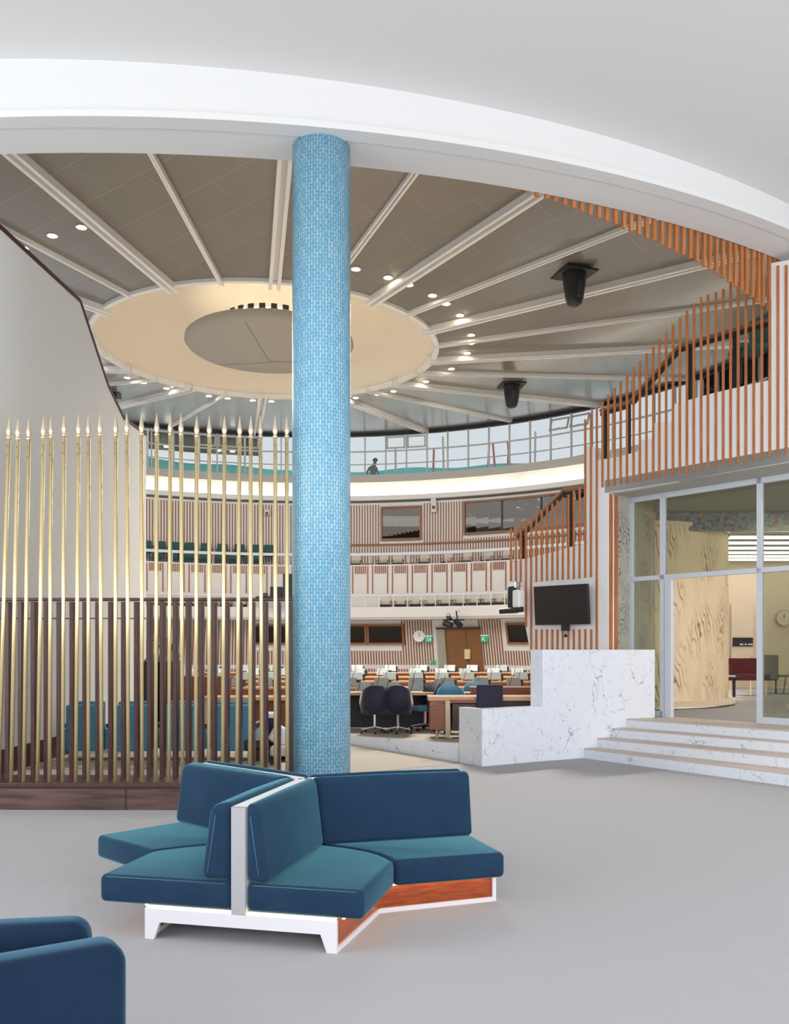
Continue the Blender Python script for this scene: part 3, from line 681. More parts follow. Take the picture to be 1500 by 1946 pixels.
# ================================================================== STAIR WALL ON THE RIGHT
upper = [(1156, 937), (1500, 877), (1640, 853), (1640, 470), (1466, 500), (1463, 722), (1356, 747), (1313, 759), (1281, 768), (1280, 801), (1241, 804), (1240, 833), (1219, 836), (1212, 858), (1176, 868), (1133, 875), (1132, 850), (1112, 845),
         (1111, 1034), (1090, 1038), (1040, 1052), (1000, 1061), (968, 1070), (968, 1107), (994, 1118), (999, 1190), (1009, 1245), (1156, 1245)]
P3 = [wpt(x, y) for x, y in upper]
wr = S(MB().slab(P3, -Nw * 0.14).build('wall_right_stair', M['white']), 'white stair wall carrying wooden slats above the glass doors', 'wall')
# soffit above the recessed glazing
A = on_line(1150, W0, D); B = on_line(1700, W0, D); A2 = on_line(1190, G0, D) - D * 0.2; B2 = on_line(1760, G0, D)
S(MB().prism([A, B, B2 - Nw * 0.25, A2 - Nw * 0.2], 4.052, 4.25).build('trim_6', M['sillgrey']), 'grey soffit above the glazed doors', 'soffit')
# reveal with carved mural and wood strips
ra = on_line(1156, W0, D); rb = on_line(1200, G0, D)
rv = Vector((rb.x - ra.x, rb.y - ra.y, 0)); rn = Vector((rv.y, -rv.x, 0)).normalized()
S(MB().prism([ra + rv * 0.04, rb, rb - rn * 0.1, ra + rv * 0.04 - rn * 0.1], 0.6, 4.06).build('wall_reveal', M['mural']), 'grey reveal wall with carved foliage beside the glazing', 'wall')
lv = empty('wooden_strip', (ra.x, ra.y, 1.6), 'pair of tall wooden strips in the reveal beside the carved wall', 'wooden strips')
q_ = ra + rv * 0.20 + rn * 0.004
MB().box((q_.x - ra.x, q_.y - ra.y, 0.75), (rv.length * 0.38, 0.012, 3.35), math.atan2(rv.y, rv.x)).build('backing_board', M['white'], lv)
for f0 in (0.06, 0.28):
    p = ra + rv * f0 + rn * 0.02
    MB().box((p.x - ra.x, p.y - ra.y, 1.2), (0.07, 0.035, 2.45), math.atan2(rv.y, rv.x)).build('strip', M['orangewood'], lv)

# slat screens
sbox = math.atan2(D.y, D.x)
def wslat(px, yt, yb, parent, off=0.012):
    a = wpt(px, yt, off); b_ = wpt(px, yb, off)
    return MB().box((a.x - parent.location.x, a.y - parent.location.y, (a.z + b_.z) / 2 - parent.location.z), (0.031, 0.022, a.z - b_.z), sbox).build('slat', M['orangewood'], parent)
ub = [(1112.6, 797, 1098), (1123.5, 786, 1097), (1134.6, 775, 1236), (1145.5, 763, 926), (1156.5, 750, 924), (1168.5, 737, 922), (1180, 724.5, 920), (1192, 713, 918), (1204.5, 698.5, 916), (1216.5, 686, 915), (1229, 672, 912.5), (1242, 659, 910),
      (1253.5, 646, 908), (1266.5, 632, 905.5), (1279.5, 618, 903.5), (1292.5, 604.5, 901), (1306, 591, 898), (1319, 577.5, 896), (1333, 565, 894), (1346, 560.5, 891), (1361, 556, 888), (1375, 549.5, 885.5), (1389, 528, 883), (1403.5, 536, 880), (1418, 545, 877.5),
      (1433, 552, 875), (1448.5, 560, 872), (1463.6, 568, 869), (1479, 505, 866), (1494.6, 504, 863)]
us = empty('slat_screen', tuple(on_line(1300, W0, D)), 'rising wooden slat screen along the upper stair above the glass doors', 'slat screen', 'orange wooden slat screens')
for px, yt, yb in ub: wslat(px, yt, yb, us)
for px, yt, yb in [(1510.5, 503, 860), (1527, 502, 857), (1544, 501, 854), (1562, 500, 851)]: wslat(px, yt, yb, us)
ls = empty('slat_screen', tuple(on_line(1040, W0, D)), 'wooden slat screen along the lower stair above the wall screen', 'slat screen', 'orange wooden slat screens')
lb = [(971.5, 1004, 1105), (981, 998, 1105.5), (990, 993, 1106), (1000, 987, 1192), (1009.8, 982, 1236), (1019.6, 976, 1106), (1030, 970, 1105), (1040, 963, 1104), (1050, 957, 1103), (1060, 951, 1102), (1070, 946, 1101.5), (1080.6, 940, 1101), (1091, 933, 1100.5), (1101.8, 926, 1099.5)]
for px, yt, yb in lb: wslat(px, yt, yb, ls)
bs = empty('slat_screen', tuple(on_line(1070, W0, D)), 'row of short wooden slats below the wall screen', 'slat screen', 'orange wooden slat screens')
for px in (1019.6, 1030, 1040, 1050, 1060, 1070, 1080.6, 1091, 1101.8, 1112.8, 1124): wslat(px, 1196, 1236, bs)
# slats hanging from the beam
hs_ = [(67, 60), (120, 75), (168, 92), (220, 103), (267, 118), (315, 137), (361, 154), (405, 172), (450, 192), (495, 207), (538, 222), (582, 242), (627, 262), (665, 278), (707, 296), (748, 314), (787, 327), (827, 348), (866, 368), (902, 385),
       (940, 402), (977, 420), (1013, 438), (1051, 460), (1082, 481), (1116, 500), (1150, 521), (1184, 545), (1215, 568), (1247, 590), (1272, 608), (1305, 627), (1337, 650), (1360, 670), (1395, 690), (1420, 710), (1443, 733)]
hang = empty('slat_screen', (4.0, 11.0, 7.0), 'wooden slats hanging from the curved beam in a falling line', 'slat screen', 'orange wooden slat screens')
for cx, cy in hs_:
    px = 960 + cx / 2.7778; py = 340 + cy / 2.7778
    x, y = on_circle(px, BI, BIR - 0.035, near=True); zb = zat(py, y)
    t = math.atan2(y - BI[1], x - BI[0])
    MB().box((x - 4.0, y - 11.0, (zb + 7.6) / 2 - 7.0), (0.040, 0.045, 7.6 - zb), t).build('slat', M['orangewood'], hang)

# handrails of the two stairs
def handrail(pts, off, label, posts, base=None):
    q = [wpt(x, y, off) for x, y in pts]
    e = empty('handrail', tuple(q[0]), label, 'handrail', 'wooden stair handrails')
    mb = MB()
    L0 = Vector(q[0])
    for a, b_ in zip(q[:-1], q[1:]):
        d = (b_ - a); ln = d.length; d.normalize(); side = Nw; up = side.cross(d)
        if up.z < 0: up = -up
        R = Matrix((d, side, up)).transposed()
        mb.box((a + b_) / 2 - L0, (ln + 0.03, 0.05, 0.05), rot=R)
    mb.build('rail', M['farwood'], e, bevel=0.01)
    mb = MB()
    for a, b_ in zip(q[:-1], q[1:]):
        d = (b_ - a); ln = d.length; d.normalize(); side = Nw; up = side.cross(d)
        if up.z < 0: up = -up
        R = Matrix((d, side, up)).transposed()
        mb.box((a + b_) / 2 - L0 - up * 0.065, (ln, 0.03, 0.06), rot=R)
    mb.build('under_rail', M['black'], e)
    for px, y0, y1, wd in posts:
        a = wpt(px, y0, off - 0.03); b_ = wpt(px, y1, off - 0.03)
        MB().box(((a + b_) / 2) - L0, (wd, 0.05, a.z - b_.z), sbox).build('post', M['black'], e)
    return e
handrail([(1142, 780), (1198, 764), (1214, 744), (1290, 659), (1310, 652), (1462, 608)], -0.5, 'dark wooden handrail on black posts behind the upper slats', [(1150, 782, 880, 0.06), (1195, 768, 866, 0.06), (1311, 655, 766, 0.07), (1398, 632, 742, 0.06)])
handrail([(979, 1017), (1000, 1004), (1072, 931), (1120, 923)], -0.5, 'dark wooden handrail on a black post behind the lower slats', [(994, 1010, 1062, 0.05), (1084, 934, 1046, 0.11)])

# glazing of the inner room
gz = bpy.data.objects.new('window_8', None); C.objects.link(gz); tag(gz, 'grey framed glass wall at the top of the marble steps', 'window', kind='structure')
zt = 4.05; ztr = 2.70
def gl(px, off=0.0): return on_line(px, G0 + Nw * off, D)
def gbar(pa, pb, z0, z1, wd=0.06, dp=0.08, name='frame_bar'):
    a = gl(pa); b_ = gl(pb)
    c = (a + b_) / 2; ln = (b_ - a).length
    MB().box((c.x, c.y, (z0 + z1) / 2), (max(ln, wd), dp, z1 - z0), sbox).build(name, M['metalpaint'], gz)
gbar(1198, 1205, LZ, zt); gbar(1257, 1265, LZ, zt); gbar(1266, 1278, LZ, ztr, 0.1); gbar(1441, 1449.5, LZ, zt)
gbar(1198, 1700, zt - 0.08, zt); gbar(1198, 1700, ztr, ztr + 0.07); gbar(1449, 1700, LZ, LZ + 0.09); gbar(1198, 1262, LZ, LZ + 0.09); gbar(1600, 1609, LZ, zt)
def gpane(pa, pb, z0, z1):
    a = gl(pa, -0.01); b_ = gl(pb, -0.01); MB().prism([a, b_, b_ - Nw * 0.012, a - Nw * 0.012], z0, z1).build('window_pane', M['glass2'], gz)
M['glass2'] = glass('greenish door glass', (0.78, 0.80, 0.74), 0.07)
gpane(1205, 1257, LZ + .09, ztr); gpane(1205, 1257, ztr + .07, zt - .08); gpane(1265, 1441, ztr + .07, zt - .08); gpane(1449.5, 1600, LZ + .09, ztr); gpane(1449.5, 1600, ztr + .07, zt - .08)
# inner room shell
DRC = (4.2, 18.1); DRR = 2.4
S(MB().prism([(3.84, 14.45), (4.62, 15.8), (4.52, 15.85), (3.74, 14.52)], LZ, 3.9).build('wall_room_left', M['mural']), 'carved foliage wall just inside the glass', 'wall')
S(MB().prism([(3.40, 14.75), (6.6, 11.0), (8.4, 8.3), (15, 8.3), (15, 24.8), (6.2, 24.8), (5.2, 20), (3.7, 16.4)], 4.06, 4.2).build('ceiling_room', M['discgrey']), 'grey ceiling of the glazed room', 'ceiling')
S(MB().prism([(4.9, 24.5), (15, 24.5), (15, 24.7), (4.9, 24.7)], LZ, 4.06).build('wall_room_back', M['beige']), 'beige rear wall of the glazed room', 'wall')
S(MB().prism([(14.8, 8.3), (15, 8.3), (15, 24.7), (14.8, 24.7)], LZ, 4.06).build('wall_room_right', M['beige']), 'beige side wall of the glazed room', 'wall')
dm = empty('carved_drum', (DRC[0], DRC[1], LZ), 'tall curved timber drum carved with flowing lines behind the glass', 'carved drum')
o = MB().sweep([(DRR, 0.1), (DRR, 3.25), (DRR - 0.1, 3.25), (DRR - 0.1, 0.1)], (0, 0), -85, 75, 60).build('drum_wall', M['carved'], dm)
MB().sweep([(DRR + 0.13, 0.03), (DRR + 0.13, 0.08), (DRR, 0.13), (DRR - 0.1, 0.13), (DRR - 0.1, 0.03)], (0, 0), -85, 75, 60).build('drum_foot', M['beige'], dm)
MB().sweep([(DRR + 0.03, 3.25), (DRR + 0.03, 3.32), (DRR - 0.12, 3.32), (DRR - 0.12, 3.25)], (0, 0), -85, 75, 60).build('drum_cornice', M['beige'], dm)
# coloured glass band on a bulkhead above the drum
S(MB().prism([(4.70, 15.95), (7.5, 15.9), (7.5, 16.0), (4.70, 16.05)], 3.72, 4.05).build('wall_coloured_band', M['stained']), 'band of coloured mosaic glass above the carved drum', 'mosaic band')
# light strips; last three added out of view to light the drum
for i, (y, xa, xb) in enumerate([(16.7, 5.6, 12), (17.9, 6.2, 12), (19.1, 7.0, 12), (20.1, 7.0, 12), (21.1, 7.2, 13), (22.1, 7.2, 13), (23.0, 7.2, 13), (23.8, 7.2, 13), (15.2, 8.0, 13), (13.6, 8.0, 13), (12.0, 8.6, 13)]):
    e = empty('light_strip', ((xa + xb) / 2, y, 4.0), 'long glowing ceiling strip, ' + ORD[i] + ' behind the glass doors from the front', 'light strip', 'long ceiling light strips in the glazed room')
    MB().box((0, 0, 0), (xb - xa, 0.10, 0.05)).build('diffuser', M['tube'], e); MB().box((0, 0, 0.035), (xb - xa + .04, 0.16, 0.03)).build('channel', M['white'], e)

# ================================================================== BLUE MOSAIC COLUMN
ccx, ccy, ccr = (611 - 750) / F * 9.32, 9.32, 0.302
e = MB().lathe([(0, 0), (ccr + 0.0, 0), (ccr, ZB - 0.0), (0, ZB - 0.0)], 96).build('mosaic_column', M['mosaic'], smooth=False, loc=(ccx, ccy, 0.0))
for p in e.data.polygons: p.use_smooth = abs(p.normal.z) < 0.5
tag(e, 'round column clad in light blue mosaic tiles', 'column')

# ================================================================== BRASS SPEAR SCREEN AND WOODEN RAILING
YB = 9.0
def arcY(X): return 8.93 + 0.012 * (X + 2.6) ** 2
sc = empty('spear_screen', (-2.6, 9.1, 0), 'brass spear fence on a worn bronze plinth at the left', 'spear fence')
xs = [-5.2 + 0.2 * i for i in range(22)]
def strip(y0, y1, za, zb): 
    fr = [(x, arcY(x) + y0) for x in xs]; bk = [(x, arcY(x) + y1) for x in reversed(xs)]
    return MB().prism([(p[0] + 2.6, p[1] - 9.1) for p in fr + bk], za, zb)
strip(0.0, 0.62, 0.0, 0.21).build('plinth', M['plinthwood'], sc)
strip(0.015, 0.60, 0.21, 0.225).build('plinth_groove', M['black'], sc)
strip(0.0, 0.60, 0.225, 0.268).build('plinth_cap', M['railwood'], sc, bevel=0.006)
MB().box(((240 - 750) / F * 8.95 + 2.6, 8.928 - 9.1, 0.105), (0.012, 0.01, 0.205)).build('joint', M['black'], sc)
tops = [18, 34.6, 55, 83, 97, 122, 149.6, 168, 190, 220, 241, 269, 298, 324, 344, 374, 398, 427, 456, 477, 495, 523, 545]
bots = [-3, 21, 45, 71, 94, 119, 144, 168, 193, 219, 244, 270, 296, 321, 347, 372, 397, 423, 450, 475, 498, 524, 546]
ty = [790, 792, 792, 789, 789, 785, 786, 786, 784, 785, 783, 783, 784, 784, 784, 787, 787, 787, 788, 788, 788, 788, 788]
for tx, bx, y_ in zip(tops, bots, ty):
    Xb = (bx - 750) / F * YB; yb = arcY(Xb) + 0.07; Xb = (bx - 750) / F * yb
    yt = yb + random.uniform(-0.04, 0.04); zt_ = zat(y_, yt); a = Vector((Xb + 2.6, yb - 9.1, 0.262)); b_ = Vector(((tx - 750) / F * yt + 2.6, yt - 9.1, zt_))
    d = (b_ - a).normalized(); hd = 0.235; neck = b_ - d * hd
    mb = MB().tube(a, neck, 0.0195, 14)
    o = mb.build('spear', M['brass'], sc, smooth=True)
    for p in o.data.polygons:
        if len(p.vertices) > 4: p.use_smooth = False
    q = d.to_track_quat('Z', 'Y').to_matrix().to_4x4()
    hb = MB().lathe([(0.0, -0.004), (0.021, -0.004), (0.025, 0.010), (0.024, 0.022), (0.017, 0.030), (0.017, 0.036), (0.026, 0.058), (0.028, 0.074), (0.022, 0.110), (0.010, 0.180), (0.0, 0.235)], 14)
    hb.v = [tuple((q @ Vector(v_)) + neck) for v_ in hb.v]
    hb.build('spear_head', M['brasstip'], o, smooth=True)
    rv_ = MB()
    for s_ in (0.07, 0.17):
        c = neck - d * s_; rv_.box(c + Vector((0.0, -0.019, 0)), (0.008, 0.004, 0.008))
    c = a + d * 0.20; rv_.box(c + Vector((0, -0.019, 0)), (0.007, 0.004, 0.007))
    rv_.build('rivets', M['railwood'], o)
wr_ = empty('wooden_railing', (-2.6, 9.35, 0.2), 'dark brown wooden railing right behind the brass spears', 'railing')
for i in range(24):
    px = 17 + 24.4 * i - 24.4
    X = (px - 750) / F * 9.35
    MB().box((X + 2.6, 0, 0.95), (0.045, 0.11, 1.90), 0.0).build('baluster', M['railwood'], wr_, bevel=0.006)
zr = zat(1139.5, 9.35)
MB().box(((-5.2 - 1.06) / 2 + 2.6, 0, zr - 0.2), (4.14, 0.14, 0.03)).build('top_rail', M['railwood'], wr_, bevel=0.006)

# ================================================================== STAR SOFAS
def star_sofa(hub, rot1, Ls_, depths, label):
    e = empty('star_sofa', (hub[0], hub[1], 0), label, 'sofa', None)
    A3 = [rot1, rot1 + 120, rot1 - 120]
    dirs = [Vector((math.cos(math.radians(a)), math.sin(math.radians(a)), 0)) for a in A3]
    # bays: between arm 0 and 1 (left-hand side of arm 0), 0 and 2, 1 and 2
    for k, d in enumerate(dirs):
        L = Ls_[k]
        n = Vector((-d.y, d.x, 0))
        ang = math.atan2(d.y, d.x)
        MB().box(d * (L / 2), (L, 0.082, 0.585), ang).build('core_panel', M['white'], e).location = (0, 0, 0.165 + 0.2925)
        # end panel, profile in (n, z)
        out = [(-.555, 0), (-.50, 0), (-.465, .095), (.465, .095), (.50, 0), (.555, 0), (.555, .168), (.041, .172), (.041, .75), (-.041, .75), (-.041, .172), (-.555, .168)]
        P = [d * L + n * a + Vector((0, 0, z)) for a, z in out]
        # split into convex pieces
        def pc(idx): return [d * L + n * a + Vector((0, 0, z)) for a, z in idx]
        mb = MB()
        mb.slab(pc([(-.555, .095), (.555, .095), (.555, .168), (-.555, .168)]), -d * 0.025)
        mb.slab(pc([(-.555, 0), (-.50, 0), (-.465, .095), (-.555, .095)]), -d * 0.025)
        mb.slab(pc([(.50, 0), (.555, 0), (.555, .095), (.465, .095)]), -d * 0.025)
        mb.slab(pc([(-.041, .168), (.041, .168), (.041, .75), (-.041, .75)]), -d * 0.012)
        mb.build('end_panel', M['sofawhite'], e)
        if k == 0:
            MB().box(d * (L - 0.45) + n * 0.03 + Vector((0, 0, .08)), (0.05, 0.05, 0.16), ang).build('foot', M['plinthwood'], e)
            MB().box(d * (L - 0.40) - n * 0.03 + Vector((0, 0, .08)), (0.05, 0.05, 0.16), ang).build('foot', M['plinthwood'], e)
    bays = [(0, 1, depths[0]), (0, 2, depths[1]), (1, 2, depths[2])]
    for (i, j, dep) in bays:
        da, db = dirs[i], dirs[j]; bis = (da + db).normalized()
        na = (bis - da * bis.dot(da)).normalized(); nb = (bis - db * bis.dot(db)).normalized()
        s60 = math.sin(math.radians(60)); c60 = 0.5
        def mit(dd): return bis * (dd / s60)
        # backrests
        ex = max(0.0, dep - 0.70) * 0.45
        for d, n, L in ((da, na, Ls_[i]), (db, nb, Ls_[j])):
            prof = [(0.043, 0.345), (0.170 + ex, 0.335), (0.110 + ex, 0.752), (0.043, 0.775)]
            P = [d * L + n * a + Vector((0, 0, z)) for a, z in prof]
            # slight end bulge and mitred inner end
            Pm = [d * (L * 0.5) + n * (a + (0.010 if a > 0.1 else 0)) + Vector((0, 0, z + 0.004)) for a, z in prof]
            Q = [mit(a) + Vector((0, 0, z)) for a, z in prof]
            mb = MB().add(P + Pm + Q, [(3, 2, 1, 0), (8, 9, 10, 11), (0, 1, 5, 4), (1, 2, 6, 5), (2, 3, 7, 6), (3, 0, 4, 7), (4, 5, 9, 8), (5, 6, 10, 9), (6, 7, 11, 10), (7, 4, 8, 11)])
            mb.build('backrest', M['velvet'], e, smooth=True, bevel=0.048, seg=6)
        # seats with a curved seam
        V0 = mit(0.045); V1 = bis * (dep * 1.165)
        ends = [(da * Ls_[i] + na * 0.045, da * Ls_[i] + na * dep), (db * Ls_[j] + nb * 0.045, db * Ls_[j] + nb * dep)]
        side = (db - da).normalized()
        seam = []
        for t in (0.2, 0.4, 0.6, 0.75, 0.88, 0.96):
            seam.append(V0.lerp(V1, t) + side * (0.085 * math.sin(PI * t ** 1.3)))
        pa = [ends[0][0], ends[0][1], V1] + list(reversed(seam)) + [V0]
        pb = [ends[1][0], ends[1][1], V1] + list(reversed(seam)) + [V0]
        for pp, n in ((pa, na), (pb, nb)):
            o = MB().prism([(p.x, p.y) for p in pp], 0.182, 0.338).build('seat', M['velvet'], e, smooth=True, bevel=0.034, seg=4)
        # welts along the exposed ends
        for d, n, L in ((da, na, Ls_[i]), (db, nb, Ls_[j])):
            a = d * (L - 0.010)
            MB().path([a + n * 0.08 + Vector((0, 0, .3275)), a + n * (dep - 0.04) + Vector((0, 0, .3275))], 0.0028, 6).build('welt', M['welt'], e, smooth=True)
            a2 = d * L
            MB().path([a2 + n * (0.116 + ex) + Vector((0, 0, .39)), a2 + n * (0.070 + ex) + Vector((0, 0, .70))], 0.0028, 6).build('welt', M['welt'], e, smooth=True)
        # wood panels and white plinth
        w0 = 0.545; Vw = mit(w0) * 1.08
        for d, n, L in ((da, na, Ls_[i]), (db, nb, Ls_[j])):
            a = d * (L - 0.025) + n * w0; b_ = Vw
            dd = (b_ - a).normalized(); nn = Vector((-dd.y, dd.x, 0)); nn = nn if nn.dot(bis) < 0 else -nn
            pl_ = [a, b_, b_ + nn * 0.02, a + nn * 0.02]
            wp = MB().prism([(p.x, p.y) for p in pl_], 0.028, 0.172).build('wood_panel', M['sofawood'], e)
            out_ = -nn * 0.012
            MB().prism([(p.x, p.y) for p in (a + out_, b_ + out_, b_ + nn * 0.02, a + nn * 0.02)], 0.0, 0.028).build('plinth', M['sofawhite'], e)
            ls0 = a + dd * 0.03 - nn * 0.022; ls1 = b_ - dd * 0.03 - nn * 0.022
            MB().prism([(p.x, p.y) for p in (ls0, ls1, ls1 - nn * 0.014, ls0 - nn * 0.014)], 0.168, 0.179).build('light_strip', M['led'], e)
        La, Lb = Ls_[i], Ls_[j]
        dk_ = [da * (La - 0.03) + na * 0.04, da * (La - 0.03) + na * w0, Vw, db * (Lb - 0.03) + nb * w0, db * (Lb - 0.03) + nb * 0.04, mit(0.04)]
        MB().prism([(p.x, p.y) for p in dk_], 0.162, 0.180).build('deck', M['white'], e)
    # light under the seats above the end panels
    for k, d in enumerate(dirs):
        n = Vector((-d.y, d.x, 0)); L = Ls_[k]
        for s_ in (-1, 1):
            c = d * (L - 0.012) + n * (0.30 * s_) + Vector((0, 0, .176))
            MB().box(c, (0.008, 0.50, 0.007), math.atan2(d.y, d.x)).build('light_strip', M['led'], e)
    return e
end1 = Vector((-0.845, 4.835)); ang1 = -103.2; Ls = 1.10
d1 = Vector((math.cos(math.radians(ang1)), math.sin(math.radians(ang1))))
hub = end1 - d1 * Ls
# arm 0 towards the viewer, arm 1 = +120 (right), arm 2 = -120 (left)
s1 = star_sofa(hub, ang1, (Ls, 1.13, 1.19), (0.70, 0.84, 0.70), 'three-armed teal velvet sofa on a white base in the middle of the foyer')
cs = empty('corner_sofa', (-1.2, 2.4, 0), 'shade-darkened teal velvet sofa backs cut off at the bottom left corner of the picture', 'sofa')
M['velvet_shaded'] = velvet('shaded teal velvet', (0.006, 0.018, 0.045), (0.010, 0.026, 0.058), (0.16, 0.36, 0.50))  # same velvet, its back-lit shade put into a darker colour
def back_block(x, y, deg, ln, th, z0_, z1_, name='backrest', mt='velvet_shaded'):
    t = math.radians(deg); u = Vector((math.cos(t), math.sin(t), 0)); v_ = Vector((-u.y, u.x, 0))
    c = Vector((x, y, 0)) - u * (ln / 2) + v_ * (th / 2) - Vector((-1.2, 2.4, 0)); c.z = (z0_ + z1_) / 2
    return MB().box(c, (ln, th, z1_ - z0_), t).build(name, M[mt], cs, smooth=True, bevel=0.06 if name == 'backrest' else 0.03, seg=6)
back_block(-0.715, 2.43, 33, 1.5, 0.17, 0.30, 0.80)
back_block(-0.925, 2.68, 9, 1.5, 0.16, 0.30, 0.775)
back_block(-1.05, 2.45, 20, 1.3, 0.10, 0.10, 0.72, 'core_panel', 'navy')
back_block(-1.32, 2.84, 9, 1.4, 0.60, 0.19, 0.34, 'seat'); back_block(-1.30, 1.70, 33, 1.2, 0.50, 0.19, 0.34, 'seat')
back_block(-1.0, 2.45, 20, 1.2, 0.4, 0.0, 0.19, 'base', 'white')

# ================================================================== WALL SCREEN
e = empty('television', tuple(wpt(1068, 1150, 0.12)), 'large black flat screen on the white slatted wall', 'television')
L0 = e.location.copy()
cn = [wpt(1014, 1189, 0.26), wpt(1119, 1187, 0.10), wpt(1116, 1109, 0.16), wpt(1014, 1115, 0.30)]
cn = [wpt(1017, 1188, 0.17), wpt(1119.5, 1186, 0.13), wpt(1116, 1109, 0.19), wpt(1014, 1115, 0.23)]
MB().slab([c - L0 for c in cn], -Nw * 0.05).build('screen', M['screen'], e, bevel=0.006)
a = wpt(1068, 1150, 0.06); MB().box(a - L0, (0.3, 0.12, 0.3), sbox).build('wall_mount', M['black'], e)
a = wpt(1075, 1193, 0.13); MB().box(a - L0, (0.13, 0.06, 0.10), sbox).build('sensor_box', M['black'], e)
a = wpt(1075, 1200, 0.13); b_ = wpt(1075.5, 1208, 0.13); MB().tube(a - L0, b_ - L0, 0.005, 6).lathe([(0, -.03), (.022, -.018), (.028, 0), (.022, .018), (0, .03)], 12, b_ - L0).build('hanging_microphone', M['black'], e)

# ptz camera on a bracket at the end of the stair wall
e = empty('video_camera', tuple(wpt(985, 1140, 0.25)), 'white and black robotic camera at the left end of the stair wall', 'camera'); L0 = e.location.copy()
def W(px, py, off=0.25): return wpt(px, py, off) - L0
MB().box(W(978, 1112, .2), (0.16, 0.14, 0.12), sbox).build('bracket', M['chrome'], e, bevel=.01)
MB().box(W(974, 1138), (0.12, 0.12, 0.42), sbox).build('arm', M['black'], e, bevel=.02)
MB().box(W(986, 1138), (0.16, 0.16, 0.30), sbox).build('body', M['white'], e, bevel=.03)
MB().tube(W(950, 1162, .45), W(995, 1158, .25), 0.045, 14).build('barrel', M['black'], e)
MB().box(W(972, 1160), (0.22, 0.14, 0.10), sbox).build('yoke', M['darkgrey'], e, bevel=.02)
MB().tube(W(984, 1117), W(990, 1125), 0.03, 10).build('joint', M['chrome'], e)

# ================================================================== THINGS ON THE REAR WALL
def on_lower(px, py, off=0.1):
    for z in [2.0] * 1:
        x, y = on_circle(px, WC, rz_(2.1) - off)
        z = zat(py, y); x, y = on_circle(px, WC, rz_(min(max(z, z0), z1)) - off); return Vector((x, y, zat(py, y)))
p = on_lower(796.5, 1209)
e = empty('wall_clock', tuple(p), 'round white clock on the slatted rear wall left of the doors', 'clock')
f = MB().tube((0, 0, 0), (0, -0.05, 0), 0.235, 32).build('dial', M['white'], e)
MB().sweep([(0.235, -0.02), (0.255, -0.02), (0.255, 0.06), (0.235, 0.06)], (0, 0), 0, 360, 32).build('rim', M['metalpaint'], e).rotation_euler = (PI / 2, 0, 0)
MB().box((0, -0.055, 0.06), (0.012, 0.006, 0.15)).box((0.02, -0.055, 0.07), (0.01, 0.006, 0.19)).build('hands', M['darkgrey'], e)
def exit_sign(px, py, label, fl):
    p = on_lower(px, py, 0.14); e = empty('exit_sign', tuple(p), label, 'exit sign', 'small green exit signs')
    MB().box((0, 0, 0.05), (0.34, 0.06, 0.06)).build('lamp_housing', M['white'], e)
    MB().box((0, 0.0, -0.09), (0.30, 0.02, 0.22)).build('sign_plate', M['green'], e)
    m2_ = MB().tube((-0.03, -0.014, -0.03), (-0.03, -0.02, -0.03), 0.02, 8); m2_.box((-0.03, -0.014, -0.10), (0.03, 0.006, 0.09)).box((0.0, -0.014, -0.15), (0.08, 0.006, 0.02)).box((0.08 * fl, -0.014, -0.09), (0.07, 0.006, 0.12))
    m2_.build('running_figure', M['white'], e)
exit_sign(814.5, 1211, 'green exit sign right of the rear wall clock', 1)
exit_sign(921, 1210, 'green exit sign right of the wooden doors', -1)
for k, px in enumerate((820.5, 826.5)):
    p = on_lower(px, 1257.5, 0.08); tag(MB().box((0, 0, 0), (0.10, 0.03, 0.13)).build('wall_plate', M['green'], loc=tuple(p)), ('left' if k == 0 else 'right') + ' one of two small green plates low beside the wooden doors', 'wall plate', 'small green wall plates')
# stage light over the doors
p = at(865, 1178, 37.0); e = empty('stage_lamp', tuple(p), 'dark stage lamps clustered above the wooden doors', 'stage lamp')
MB().tube((-0.45, 0, -0.12), (-0.15, -0.2, -0.25), 0.13, 14).tube((0.05, 0, -0.05), (0.2, -0.25, -0.25), 0.13, 14).tube((-0.2, 0.0, 0.05), (-0.3, -0.25, 0.1), 0.09, 14).build('lamp_head', M['black'], e)
MB().box((-0.05, 0.05, 0.0), (0.9, 0.05, 0.05)).tube((0.1, 0, 0), (0.05, 0, 0.38), 0.03, 8).build('bracket', M['black'], e)
MB().lathe([(0, -.06), (.08, -.04), (.11, 0), (.08, .05), (0, .1)], 14, (-0.28, -0.2, 0.18)).build('globe', M['chrome'], e, smooth=True)
MB().lathe([(0, -.05), (.06, -.03), (.07, 0), (.03, .09), (0, .12)], 12, (0.12, -0.1, 0.38)).build('cone', M['panelw'], e, smooth=True)
# little devices on the upper wall
def dev(px, py, w_, h_, mt, label, name, cat):
    x, y = on_circle(px, WC, WR - 0.16); p = (x, y, zat(py, y)); e = empty(name, p, label, cat)
    MB().box((0, 0, 0), (w_, 0.2, h_)).build('housing', mt, e, bevel=.02); MB().tube((0, -0.1, -h_ * .2), (0, -0.13, -h_ * .2), min(w_, h_) * .3, 12).build('lens', M['darkgrey'], e)
dev(824, 959, 0.24, 0.70, M['panelw'], 'tall pale loudspeaker box between the two upper windows', 'loudspeaker', 'loudspeaker')
dev(508, 974, 0.22, 0.26, M['panelw'], 'small pale loudspeaker box behind the spear tips', 'loudspeaker', 'loudspeaker')
dev(984, 930, 0.2, 0.22, M['panelw'], 'pale security camera under the lit cove at the right', 'security_camera', 'camera')
dev(488, 949, 0.14, 0.14, M['black'], 'black security camera under the lit cove at the left', 'security_camera', 'camera')
